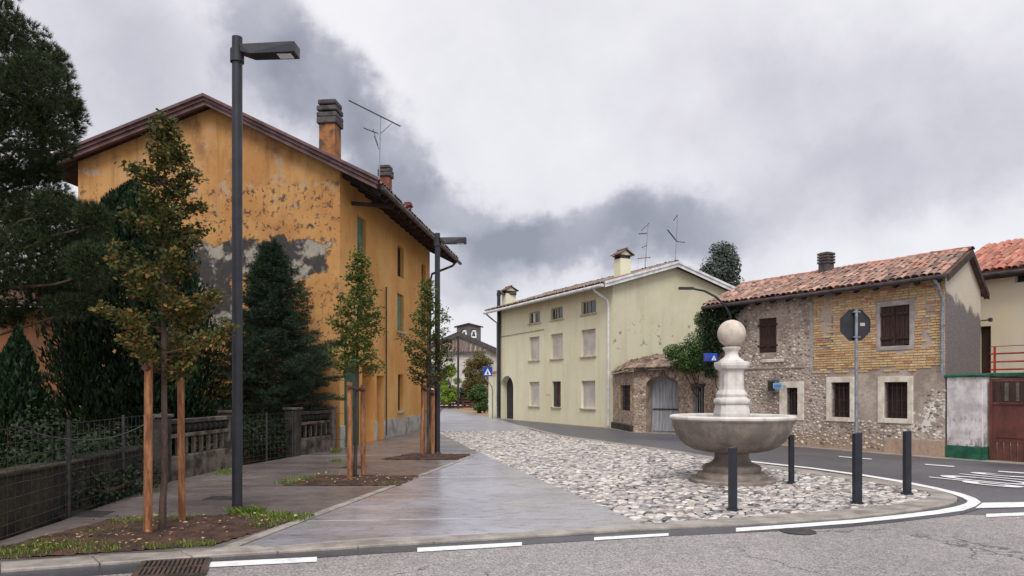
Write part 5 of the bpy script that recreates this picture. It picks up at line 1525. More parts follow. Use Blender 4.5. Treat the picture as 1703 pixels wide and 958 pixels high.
# ------------------------------------------------------------------ pillar, brown gate, terrace house
PF = Frame(BF.o.x, BF.o.y, .5086, -.8610)
pi_ = thing('gate_pillar', 'stained white masonry pillar with green cap and green base', 'pillar', PF.wor(.012, 0, 0), PF.rz)
pw, pd = .86, .42
MB().box(.02, pw - .02, .0, pd, .26, 1.90).build('shaft', M['pillar'], pi_, bevel=.012)
MB().box(0, pw + .015, -.022, pd + .02, -.1, .257).build('base', M['green_paint'], pi_, bevel=.012)
c_ = MB(); c_.add([(-.02, -.05, 1.903), (pw + .03, -.05, 1.903), (pw + .03, pd + .03, 1.903), (-.02, pd + .03, 1.903), (-.02, -.05, 1.95), (pw + .03, -.05, 1.95), (pw + .03, pd + .03, 1.99), (-.02, pd + .03, 1.99)], [(3, 2, 1, 0), (4, 5, 6, 7), (0, 1, 5, 4), (1, 2, 6, 5), (2, 3, 7, 6), (3, 0, 4, 7)])
c_.build('cap', M['green_paint'], pi_, bevel=.008)
bg = thing('driveway_gate', 'brown steel driveway gate with ribbed lower band', 'gate', PF.wor(pw + .05, .20, 0), PF.rz)
MB().box(0, 3.2, 0, .04, .42, 1.26).build('panel', M['brown_gate'], bg)
for s in (0, 1):
    MB().slab([(.15 + s * 1.5, -.004, .50), (1.45 + s * 1.5, -.004, .50), (.8 + s * 1.5, -.004, 1.18)], (0, -.012, 0)).build('panel', M['brown_gate'], bg)
for i in range(22):
    MB().box(.02 + i * .145, .135 + i * .145, -.006, .035, -.02, .40).build('rib', M['brown_gate'], bg)
MB().box(0, 3.2, -.02, .05, 1.26, 1.30).build('rail', M['brown_gate'], bg); MB().box(0, 3.2, -.015, .045, .40, .425).build('rail', M['brown_gate'], bg)
MB().box(0, .06, -.022, .06, -.02, 1.86).build('post', M['brown_gate'], bg)
MB().box(0, 3.2, .01, .03, 1.80, 1.86).build('rail', M['brown_gate'], bg)
MB().box(.063, 3.2, .012, .028, 1.302, 1.798).build('dark_opening_sheet', M['wood_dark'], bg)  # dark sheet standing in for the shaded open space above the gate
MB().box(.32, .40, .0, .011, 1.34, 1.76).build('strip', M['concrete_old'], bg)  # pale strip painted for light glimpsed through the opening
MB().box(.55, .62, .0, .011, 1.34, 1.76).build('strip', M['concrete_old'], bg)  # second painted glimpse of light
TF = Frame(14.15, 22.5, .5086, -.8610)
tl = lambda p: TF.loc(p)
ht = thing('terrace_house', 'cream house with red tiled roof behind the brown gate', 'house', TF.o, TF.rz)
dd = TF.rect(1628, 1648, 542.5, 620)
mb = MB(); wall_holes(mb, -.6, 7, -.1, 5.12, [(dd[0], dd[1], 2.0, dd[3]), (1.05, 2.1, 4.72, 5.02)], 0, .2); mb.build('front_wall', M['cream'], ht)
d_ = MB().box(dd[0], dd[1], .14, .2, 2.0, dd[3]).build('door', M['wood_dark'], ht)
MB().box(dd[0] + .06, dd[1] - .06, .12, .139, 2.1, dd[3] - .08).build('panel', M['wood_dark'], d_)
MB().box(1.05, 2.1, .16, .2, 4.72, 5.02).build('window', M['glass'], ht)
MB().quad((-.6, 0, -.1), (-.6, 0, 5.12), (-.6, 4, 5.6), (-.6, 4, -.1)).build('side_wall', M['cream'], ht)
st = .48
rt_ = MB().slab([(-.75, -.4, 5.10 - .4 * st + .10), (7.2, -.4, 5.10 - .4 * st + .10), (7.2, 2.1, 5.20 + 2.1 * st), (-.75, 2.1, 5.20 + 2.1 * st)], (0, 0, .1)).build('roof', M['roof_under'], ht)
upt = Vector((0, 1, st)).normalized(); nt_ = Vector((0, -st, 1)).normalized()
tile_roof(rt_, lambda u, s: (Vector((-.78 + u, -.46, 5.10 - .46 * st + .21)) + upt * s, Vector((1, 0, 0)), upt, nt_), 24, 8, M['tile_orange'], .195, .34, 17, 192, 1.4)
MB().tube([(-.8, -.48, 4.98), (7, -.48, 4.96)], .065, 10).build('gutter', M['copper'], rt_, smooth_=True)
MB().box(-.7, 7, -.38, 0, 4.90, 4.98).build('soffit', M['wood_eave'], rt_)
# terrace slab over the drive, with its railing
ts = PF.wor(pw + .03, .35, 0); ter = thing('terrace_slab', 'concrete terrace slab with green edge above the brown gate', 'terrace', ts, PF.rz)
MB().box(-.35, 3.3, 0, 5.2, 1.88, 1.99).build('slab', M['concrete_old'], ter)
MB().box(.02, 3.3, -.02, -.002, 1.91, 1.985).build('edge', M['green_paint'], ter)
MB().box(-.3, 3.3, 3.0, 3.1, -.1, 1.87).build('back_wall', M['cream'], ter)
rl = thing('terrace_railing', 'red tubular railing along the terrace edge', 'railing', PF.wor(pw + .03, .42, 1.99), PF.rz)
for x in (.02, 1.0, 2.0, 3.0):
    MB().box(x - .02, x + .02, -.02, .02, 0, .62).build('post', M['red_rail'], rl)
for k, z in enumerate((.62, .45, .26, .08)):
    MB().tube([(-.08, 0, z), (3.2, 0, z)], .009 if k == 0 else .020, 8).build('rail', M['red_rail'], rl, smooth_=True)
p = TF.hit(1630, 534); q = TF.hit(1659, 535.5)
lb = thing('wall_bracket', 'thin iron bracket pole on the cream wall', 'bracket', TF.wor(p[0] - .1, -.05, p[1])); lb.rotation_euler = (0, 0, TF.rz)
MB().tube([(0, 0, 0), (q[0] - p[0] + .1, -.35, -.02)], .018, 6).build('arm', M['iron'], lb); MB().lathe([(.02, -.06), (.06, -.04), (.06, .04), (.02, .06)], 10, (q[0] - p[0] + .1, -.35, -.02)).build('end_cap', M['iron'], lb)

# ------------------------------------------------------------------ church and far things
hc = thing('far_church', 'small grey church with a two-arched bell gable at the end of the road', 'church', (-5.75, 80, 0), 0)
zc0, zcp, hwc = 5.25, 7.60, 5.4
mb = MB(); mb.add([(-hwc, 0, -.1), (hwc, 0, -.1), (hwc, 0, zc0), (0, 0, zcp), (-hwc, 0, zc0)], [(0, 1, 2, 3, 4)]); mb.build('front_wall', M['church'], hc)
MB().quad((hwc, 0, -.1), (hwc, 14, -.1), (hwc, 14, zc0), (hwc, 0, zc0)).build('side_wall', M['church'], hc)
M['far_roof'] = mat('far_grey_roof', L(128, 116, 112), L(100, 92, 92), .8, .85, .9, .3, 6, fine=.2)
for s in (-1, 1):
    MB().slab([(0, -.5, zcp), (s * (hwc + .6), -.5, zc0 - .26), (s * (hwc + .6), 14, zc0 - .26), (0, 14, zcp)], (0, 0, .25)).build('roof', M['far_roof'], hc)
    MB().slab([(0, -.62, zcp - .25), (s * (hwc + .6), -.62, zc0 - .5), (s * (hwc + .6), -.62, zc0 - .0), (0, -.62, zcp + .26)], (0, .1, 0)).build('verge', M['chimney_dark'], hc)
pr_ = MB(); apex = Vector((0, -.55, zcp - .55)); bl_, br_ = Vector((-3.4, -2.4, 5.55)), Vector((3.0, -2.4, 5.55)); pr_.add([bl_, br_, apex], [(0, 1, 2)]); pr_.build('porch_roof', M['far_roof'], hc)
for i in range(26):
    f = (i + .5) / 26; base = bl_.lerp(br_, f); tl_ = 1 - abs(f - .53) / .53
    MB().tube([base + Vector((0, 0, .04)), base.lerp(Vector((base.x, apex.y, apex.z)), max(.05, tl_ * .96)) + Vector((0, 0, .04))], .075, 6).build('tile_row', M['tile_grey'] if i % 2 else M['tile_dark'], hc)
MB().box(-3.4, 3.0, -2.45, -2.3, 5.38, 5.54).build('porch_eave', M['chimney_dark'], hc)
MB().box(-3.1, 2.7, -2.1, -.05, -.1, 5.37).build('porch_wall', M['church'], hc)
bx = .95
mb = MB(); M['far_dark'] = mat('far_grey_stone', L(104, 98, 98), L(84, 80, 82), 1, .9, .9, .2, 6)
for s in (0, 1):
    pass
ah = [(-.85 + bx - .0, -.22 + bx, 7.35, 8.30, .34, .6), (.22 + bx, .85 + bx, 7.35, 8.30, .34, .6)]
wall_holes(mb, -1.3 + bx, 1.3 + bx, 6.4, 8.55, ah, 2.0, .6); mb.build('bell_gable', M['far_dark'], hc)
mb = MB(); mb.v = []; wall_holes(mb, -1.3 + bx, 1.3 + bx, 6.4, 8.55, ah, 2.6, 0.0); mb.build('bell_gable_back', M['far_dark'], hc)
MB().box(-1.32 + bx, -1.29 + bx, 2.0, 2.6, 6.4, 8.55).build('bell_gable_side', M['far_dark'], hc); MB().box(1.29 + bx, 1.32 + bx, 2.0, 2.6, 6.4, 8.55).build('bell_gable_side', M['far_dark'], hc)
mb = MB(); mb.add([(-1.3 + bx, 2.0, 8.55), (1.3 + bx, 2.0, 8.55), (bx, 2.0, 8.86)], [(0, 1, 2)]); mb.build('bell_gable_top', M['far_dark'], hc)
for s in (-1, 1):
    MB().slab([(bx, 1.8, 8.90), (bx + s * 1.6, 1.8, 8.5), (bx + s * 1.6, 2.8, 8.5), (bx, 2.8, 8.90)], (0, 0, .1)).build('bell_roof', M['tile_dark'], hc)
for x in (-.535 + bx, .535 + bx):
    MB().lathe([(.04, .42), (.10, .40), (.14, .2), (.2, .06), (.22, 0), (.18, 0)], 14, (x, 2.3, 7.55)).build('bell', M['iron'], hc, smooth_=True)
    MB().box(x - .32, x + .32, 2.26, 2.34, 7.98, 8.05).build('bell_beam', M['iron'], hc)

fe = thing('far_fence', 'brown horizontal board fence at the end of the road', 'fence', (-7.4, 63.5, 0))
for i in range(6):
    MB().box(-.05 + i * .78, .05 + i * .78, 0, .1, -.1, .95).build('post', M['wood_eave'], fe)
for i in range(4):
    MB().box(-.3, 4.2, -.03, -.001, .05 + i * .24, .21 + i * .24).build('board', M['crossbar'], fe)
mb = MB(); mb.prism([(-3.2, 45), (-1.15, 43.4), (1.5, 46), (1.5, 66), (-4.5, 66)], -.1, -.02) if False else mb.prism([(-5.4, 62.4), (-1.55, 44.2), (1.0, 46), (1.5, 66), (-5.4, 66)], -.2, .004)
structure(mb.build('gravel_verge', M['gravel']), 'brown gravel verge at the far end of the road')

# ------------------------------------------------------------------ lamp posts, signs, bollards


def street_lamp(label, px, Y, ztop, r, arm, head_w, tilt=0.0, grp='slim dark street lamps'):
    x = (px - CX) / FPX * Y
    t = thing('street_lamp', label, 'street lamp', (x, Y, 0), tilt, grp)
    MB().tube([(0, 0, 0), (0, 0, ztop)], r, 20).build('pole', M['metal_dark'], t, smooth_=True)
    MB().lathe([(r + .004, 0), (r + .025, 0), (r + .025, .02), (r + .004, .06)], 20).build('base_collar', M['metal_dark'], t, smooth_=True)
    MB().lathe([(r - .004, 0), (r + .022, 0), (r + .022, .16), (r - .004, .16)], 20, (0, 0, ztop - .32)).build('clamp', M['metal_dark'], t, smooth_=True)
    za = ztop - .115
    hd = MB(); w = head_w / 2
    hd.add([(r, -w * .7, za - .10), (r + .14, -w, za - .14), (arm, -w, za - .14), (arm, -w, za), (r, -w * .7, za), (r, w * .7, za - .10), (r + .14, w, za - .14), (arm, w, za - .14), (arm, w, za), (r, w * .7, za)],
           [(0, 1, 2, 3, 4), (9, 8, 7, 6, 5), (0, 5, 6, 1), (1, 6, 7, 2), (2, 7, 8, 3), (3, 8, 9, 4), (4, 9, 5, 0)])
    hd = hd.build('lamp_head', M['metal_dark'], t, bevel=.012)
    MB().box(arm - .24, arm - .06, -w * .6, w * .6, za - .146, za - .1405).build('lens', M['sign_white'], hd)
    MB().box(-r - .012, -r + .01, -.03, .03, .9, 1.25).build('hatch', M['metal_dark'], t)
    return t


street_lamp('tall street lamp post standing in the nearest tree pit', 394.5, 9.42, 1.6 + 586 * 9.42 / 1230, .064, .78, .22, -.06)
street_lamp('street lamp post beside the farthest young tree', 727.5, 18.35, 1.6 + 260 * 18.35 / 1230, .066, .72, .26, 0.0)
street_lamp('street lamp post against the left end of the pale green house', 829.5, 42.0, 1.6 + 165 * 42.0 / 1230, .10, 1.0, .30, 0.05)
pl = thing('far_pole', 'thin dark pole in front of the far church', 'pole', ((762 - CX) / FPX * 62, 62, 0))
MB().tube([(0, 0, 0), (0, 0, 5.9)], .09, 10).build('pole', M['metal_dark'], pl, smooth_=True); MB().box(-.9, .05, -.05, .05, 5.75, 5.85).build('arm', M['metal_dark'], pl)

# curved-arm lamp by the brick house, carrying a crossing sign
cx_, cy_ = (1217.5 - CX) / FPX * 23.3, 23.3
cl = thing('curved_arm_lamp', 'thin street lamp with a curved arm behind the fountain ball', 'street lamp', (cx_, cy_, 0))
arc = [AT(1217, 700, 23.3), AT(1217, 540, 23.3), AT(1214, 522, 23.3), AT(1205, 507, 23.3), AT(1190, 493.5, 23.3), AT(1172, 484, 23.3), AT(1152, 480, 23.3), AT(1135, 479, 23.3)]
MB().tube([(0, 0, -.03)] + [Vector((p.x - cx_, 0, p.z)) for p in arc], [.05, .05, .045, .042, .04, .036, .034, .032, .032], 10).build('pole', M['metal_dark'], cl, smooth_=True)
e = AT(1135, 479, 23.3); MB().box(e.x - cx_ - .12, e.x - cx_ + .34, -.07, .07, e.z - .05, e.z + .03).build('lamp_head', M['metal_dark'], cl, bevel=.01)
sg = AT(1181, 594.5, 23.2); s_ = thing('crossing_sign', 'small blue crossing sign hung by the gatehouse bush', 'sign', (sg.x, 23.15, sg.z), .0)
MB().box(-.21, .21, -.03, .03, -.125, .125).build('panel', M['blue_sign'], s_, bevel=.008)
tri = MB(); tri.slab([(.02, -.034, -.09), (.17, -.034, -.09), (.095, -.034, .06)], (0, -.003, 0)); tri.build('triangle', M['sign_white'], s_)
fg = MB(); fg.slab([(.075, -.039, -.07), (.115, -.039, -.07), (.10, -.039, -.0), (.09, -.039, .0)], (0, -.002, 0)); fg.build('figure', M['sign_black'], s_)
ring = MB(); ring.tube([(-.12 + .05 * math.cos(t * .524), -.035, -.02 + .05 * math.sin(t * .524)) for t in range(13)], .008, 5); ring.build('ring', M['red_rail'], s_)
MB().tube([(.21, 0, .02), (cx_ - sg.x, .12, .02)], .014, 6).build('bracket', M['metal_dark'], s_)

c = AT(811, 618, 41.5); sp = thing('pedestrian_sign', 'blue square pedestrian crossing sign on a curved post', 'sign', (c.x, 41.5, 0), 0)
MB().box(-.26, .26, -.03, .0, c.z - .26, c.z + .26).build('panel', M['blue_sign'], sp, bevel=.008)
MB().slab([(-.20, -.034, c.z - .19), (.20, -.034, c.z - .19), (0, -.034, c.z + .19)], (0, -.003, 0)).build('triangle', M['sign_white'], sp)
mbf = MB(); mbf.slab([(-.05, -.039, c.z - .16), (.07, -.039, c.z - .16), (.03, -.039, c.z - .02), (-.02, -.039, c.z - .02)], (0, -.002, 0)); mbf.lathe([(.0, -.03), (.03, 0), (0, .03)], 8, (.0, -.039, c.z + .02)); mbf.build('figure', M['sign_black'], sp)
MB().tube([(-.12, .02, c.z - .26), (-.10, .02, c.z - .42), (.06, .02, c.z - .6), (.24, .02, c.z - .85), (.27, .02, c.z - 1.2), (.27, .02, -.05)], .03, 8).build('post', M['galv'], sp, smooth_=True)

# stop sign seen from behind
sx, sy2 = (1424 - CX) / FPX * 14.7, 14.7
ss = thing('stop_sign', 'octagonal stop sign seen from behind on a grey pole', 'sign', (sx, sy2, 0), .06)
zs = 1.6 + (648 - 540.5) * 14.7 / 1230
MB().tube([(0, 0, -.03), (0, 0, zs + .31)], .031, 14).build('pole', M['galv'], ss, smooth_=True)
oc = [(.325 * math.cos(math.pi / 8 + k * math.pi / 4), .325 * math.sin(math.pi / 8 + k * math.pi / 4)) for k in range(8)]
MB().slab([(x, .045, zs + z) for x, z in oc], (0, .004, 0)).build('plate', M['sign_back'], ss)
rm = MB()
for a, b in zip(oc, oc[1:] + oc[:1]):
    rm.bar((a[0], .040, zs + a[1]), (b[0], .040, zs + b[1]), .018, .012, (0, 1, 0))
rm.build('rim', M['metal_dark'], ss)
for dz in (-.24, .26):
    MB().box(-.07, .07, -.036, .044, zs + dz - .012, zs + dz + .012).build('clamp', M['galv'], ss)
MB().box(.10, .20, .041, .0445, zs - .015, zs + .045).build('sticker', M['frame_grey'], ss)
M['stop_red'] = mat('red_sign_face', L(190, 30, 36), L(175, 26, 32), 3, .4, .45, 0)
MB().slab([(x * .97, .0495, zs + z * .97) for x, z in oc], (0, .002, 0)).build('face', M['stop_red'], ss)


def bollard(label, px, py, h, w, rz):
    p = G(px, py); t = thing('bollard', label, 'bollard', p, rz, 'dark square bollards round the fountain')
    b = MB(); b.add([(-w / 2, -w / 2, -.02), (w / 2, -w / 2, -.02), (w / 2, w / 2, -.02), (-w / 2, w / 2, -.02), (-w / 2, -w / 2, h - .02), (w / 2, -w / 2, h), (w / 2, w / 2, h), (-w / 2, w / 2, h - .02)],
                    [(3, 2, 1, 0), (4, 5, 6, 7), (0, 1, 5, 4), (1, 2, 6, 5), (2, 3, 7, 6), (3, 0, 4, 7)])
    b.build('post', M['metal_blue'], t, bevel=.006)
    MB().box(-w / 2 - .02, w / 2 + .02, -w / 2 - .02, w / 2 + .02, -.02, .018).build('base_plate', M['metal_blue'], t, bevel=.004)


bollard('short dark bollard in front of the fountain', 1218.5, 848, .845, .098, .0)
bollard('slim dark bollard behind the fountain near the edge line', 1316, 803.5, .83, .08, .0)
bollard('thick dark bollard hiding the foot of the stop sign pole', 1425.5, 836.5, 1.0, .102, .0)
bollard('tall dark bollard nearest the tip of the square', 1508.5, 821.5, .975, .092, .05)

# ------------------------------------------------------------------ fountain
fo = thing('fountain', 'carved stone fountain with a broad round bowl and ball finial', 'fountain', (FX, FY, 0), 0)
MB().lathe([(.0, -.05), (.74, -.05), (.74, .035), (.725, .05), (.60, .055)], 48).build('foot_disc', M['stone_carved'], fo, smooth_=True)
MB().lathe([(.59, .03), (.60, .10), (.58, .14), (.50, .16), (.48, .165), (.50, .20), (.50, .25), (.465, .285), (.40, .30), (.345, .33), (.305, .38), (.288, .44), (.29, .49), (.315, .505), (.40, .51), (.46, .518), (.46, .54)], 48).build('pedestal', M['stone_carved'], fo, smooth_=True)
MB().lathe([(.30, .515), (.50, .52), (.66, .555), (.79, .62), (.89, .71), (.96, .82), (1.005, .94), (1.025, 1.04), (1.03, 1.055), (1.055, 1.07), (1.072, 1.095), (1.072, 1.125), (1.055, 1.148), (1.02, 1.155), (.96, 1.145), (.93, 1.11), (.90, 1.0), (.80, .86), (.4, .80), (.0, .80)], 72).build('bowl', M['stone_carved'], fo, smooth_=True, angle=30)
M['water'] = mat('basin_water', (.03, .035, .035), (.04, .045, .04), 2, .05, .08, .05, 12, spec=.5)
MB().lathe([(0, .99), (.905, .99), (.905, 1.0), (0, 1.0)], 48).build('water', M['water'], fo)


def square_stack(prof, ch, rot):
    m = MB(); vs_ = []; cr_, sr_ = math.cos(rot), math.sin(rot)
    for r_, z in prof:
        k = 1 - ch / .2
        ring = [(1, -k), (1, k), (k, 1), (-k, 1), (-1, k), (-1, -k), (-k, -1), (k, -1)]
        vs_ += [((x * cr_ - y * sr_) * r_, (x * sr_ + y * cr_) * r_, z) for x, y in ring]
    n_ = 8; L_ = len(prof)
    m.add(vs_, [(i * n_ + k, i * n_ + (k + 1) % n_, (i + 1) * n_ + (k + 1) % n_, (i + 1) * n_ + k) for i in range(L_ - 1) for k in range(n_)] + [tuple(range(n_ - 1, -1, -1)), tuple(range((L_ - 1) * n_, L_ * n_))])
    return m


colp = [(.26, .80), (.272, 1.05), (.262, 1.12), (.262, 1.18), (.235, 1.335), (.24, 1.345), (.258, 1.36), (.264, 1.395), (.256, 1.43), (.225, 1.45), (.212, 1.475), (.222, 1.50), (.222, 1.525), (.205, 1.56), (.182, 1.60), (.174, 1.66), (.172, 1.92), (.180, 1.94), (.215, 1.955), (.236, 1.97), (.254, 2.02), (.254, 2.07), (.244, 2.085), (.20, 2.092)]
square_stack(colp, .055, .05).build('column', M['stone_carved'], fo)
MB().lathe([(.20, 2.085), (.215, 2.10), (.205, 2.118), (.165, 2.14), (.13, 2.17), (.112, 2.21), (.112, 2.25), (.128, 2.29), (.15, 2.31), (.158, 2.325), (.155, 2.345), (.10, 2.36)], 36).build('neck', M['stone_carved'], fo, smooth_=True, angle=40)
rb2 = .243
MB().lathe([(max(.001, rb2 * math.sin(math.pi * k / 24)), 2.583 - rb2 * math.cos(math.pi * k / 24)) for k in range(25)], 40).build('ball', M['stone_carved'], fo, smooth_=True, angle=60)
spt = MB(); spt.tube([(-.27, -.05, 1.05), (-.36, -.06, 1.06), (-.42, -.07, 1.03)], .015, 8); spt.build('spout', M['iron'], fo, smooth_=True)

# ------------------------------------------------------------------ garden fences, balustrades


def balustrade(name, label, A, B, nb, h=1.08, pierA=.30, pierB=.22):
    F_ = Frame(A.x, A.y, B.x - A.x, B.y - A.y); Lx = (B - A).length
    t = thing(name, label, 'balustrade', A, F_.rz)
    MB().box(0, pierA, -.02, .28, -.1, h + .03).build('pier', M['concrete_dark'], t, bevel=.02)
    MB().box(Lx - pierB, Lx, -.02, .24, -.1, h + .03).build('pier', M['concrete_old'], t, bevel=.02)
    MB().box(-.03, pierA + .03, -.05, .31, h + .032, h + .09).build('pier_cap', M['concrete_old'], t, bevel=.015)
    MB().box(Lx - pierB - .03, Lx + .03, -.05, .27, h + .032, h + .09).build('pier_cap', M['concrete_old'], t, bevel=.015)
    x0, x1 = pierA, Lx - pierB
    MB().box(x0, x1, .0, .22, -.1, .40).build('plinth', M['concrete_old'], t, bevel=.015)
    MB().box(x0, x1, .03, .19, .73, .80).build('rail', M['concrete_old'], t, bevel=.01)
    MB().box(x0, x1, .01, .21, .985, 1.06).build('rail', M['concrete_old'], t, bevel=.01)
    sm = MB().lathe([(.004, -.09), (.055, -.075), (.085, -.03), (.09, 0), (.085, .03), (.055, .075), (.004, .09)], 14).mesh('ball'); sm.materials.append(M['concrete_dark'])
    sm.polygons.foreach_set('use_smooth', [True] * len(sm.polygons))
    nbal = max(3, int((x1 - x0) / .20))
    for i in range(nbal):
        link_mesh('ball', sm, t, Matrix.Translation((x0 + (x1 - x0) * (i + .5) / nbal, .11, .892)))
    bm_ = MB().box(-.034, .034, -.028, .028, 0, .328).mesh('baluster'); bm_.materials.append(M['concrete_old'])
    for i in range(nb):
        link_mesh('baluster', bm_, t, Matrix.Translation((x0 + (x1 - x0) * (i + .5) / nb, .11, .401)))


balustrade('garden_balustrade', 'weathered concrete balustrade behind the nearest young tree', Vector((-6.05, 12.75, 0)), Vector((-5.80, 15.5, 0)), 8)
balustrade('garden_balustrade', 'shorter concrete balustrade next to the corner of the orange house', Vector((-5.20, 17.7, 0)), Vector((-4.74, 19.85, 0)), 6)


def wire_fence(label, A, B, h, posts, name='wire_fence'):
    F_ = Frame(A.x, A.y, B.x - A.x, B.y - A.y); Lx = (B - A).length; t = thing(name, label, 'fence', A, F_.rz)
    for i in range(posts):
        x = Lx * i / (posts - 1); MB().tube([(x, 0, -.1), (x, 0, h + .04)], .022, 8).build('post', M['iron'], t, smooth_=True)
    w = MB()
    nh = 9
    for k in range(nh):
        z = .04 + (h - .04) * (k / (nh - 1)) ** 1.1; pts = [(Lx * i / 12, R.uniform(-.01, .01), z + R.uniform(-.008, .008)) for i in range(13)]; w.tube(pts, .0035, 4, False)
    nv_ = int(Lx / .16)
    for k in range(nv_):
        x = Lx * (k + .5) / nv_; w.tube([(x, 0, .03), (x + R.uniform(-.01, .01), 0, h)], .0028, 4, False)
    w.build('wire_mesh', M['iron'], t, kind='stuff')
    return t, Lx


t, Lx = wire_fence('dark wire mesh fence in front of the mossy garden wall', Vector((-5.16, 5.9, 0)), Vector((-6.0, 12.72, 0)), 1.18, 5)
pts = [(Lx * .30 + (Lx * .68) * i / 16, -.03, 1.22 - .30 * (1 - (2 * i / 16 - 1) ** 2)) for i in range(17)]
MB().tube(pts, .007, 6).build('slack_cable', M['cable'], t, smooth_=True)
wire_fence('short wire gate between the two balustrades', Vector((-5.78, 15.55, 0)), Vector((-5.24, 17.65, 0)), 1.05, 3, 'wire_gate')
gw = thing('garden_wall', 'low dark mossy wall behind the wire fence', 'wall', (-5.75, 6.2, 0), math.atan2(6.4, -.55))
M['moss_wall'] = mat('mossy_dark_wall', L(58, 53, 40), L(30, 30, 26), 2.0, .95, .95, .9, 18, fine=.4, bdist=.03, lo=.4, hi=.6)
MB().box(0, 5.9, -.30, 0, -.1, .62).build('body', M['moss_wall'], gw, bevel=.02)
for i in range(12):
    MB().box(.01 + i * .49, .485 + i * .49, -.33,   .03, .622, .68 + R.uniform(-.01, .015)).build('coping_stone', M['moss_wall'], gw, bevel=.02)

# ------------------------------------------------------------------ vegetation


def leaf_quads(C, D, N, size, aspect):
    """C centres, D length directions, N rough normals, size per leaf -> diamond leaves folded a little along the rib"""
    D = D / np.linalg.norm(D, axis=1, keepdims=True)
    S = np.cross(D, N); S /= np.linalg.norm(S, axis=1, keepdims=True) + 1e-9
    U = np.cross(S, D); sz = size[:, None]
    b = C - D * sz * .5; t = C + D * sz * .5
    l = C + S * sz * aspect * .5 + U * sz * .12; r = C - S * sz * aspect * .5 + U * sz * .12
    V = np.stack([b, l, t, r], 1).reshape(-1, 3); F = np.arange(len(C) * 4).reshape(-1, 4)
    return V, F


def rnd_dirs(n):
    v = rng.normal(size=(n, 3)); return v / np.linalg.norm(v, axis=1, keepdims=True)


def leaf_blob(centres, radii, per, size, aspect, up=.4, shell=.55):
    """leaf clumps: leaves spread through balls, denser towards the outside, facing outwards"""
    Cs = []; Ds = []; Ns = []; Ss = []
    for c, r, n in zip(centres, radii, per):
        d = rnd_dirs(n); rad = shell + (1 - shell) * rng.random((n, 1)) ** .6
        rad = np.where(rng.random((n, 1)) < .25, rad * .6, rad)
        rr = np.asarray(r if np.ndim(r) else (r, r, r * .8))
        Cs.append(np.asarray(c) + d * rad * rr); nn = d + rnd_dirs(n) * .7 + np.array([0, 0, up]); Ns.append(nn)
        Ds.append(np.cross(nn, rnd_dirs(n)) + d * .3 + np.array([0, 0, -.25])); Ss.append(size * rng.uniform(.6, 1.25, n))
    return leaf_quads(np.concatenate(Cs), np.concatenate(Ds), np.concatenate(Ns), np.concatenate(Ss), aspect)


def branchy(mb, p0, p1, r0, r1, wob, seg=5, n=6):
    p0, p1 = Vector(p0), Vector(p1); l = (p1 - p0).length; pts = []
    for i in range(seg + 1):
        f = i / seg; p = p0.lerp(p1, f)
        if 0 < i < seg:
            p += Vector((R.uniform(-1, 1), R.uniform(-1, 1), R.uniform(-.6, .6))) * wob * l
        pts.append(p)
    mb.tube(pts, [r0 + (r1 - r0) * i / seg for i in range(seg + 1)], n); return pts


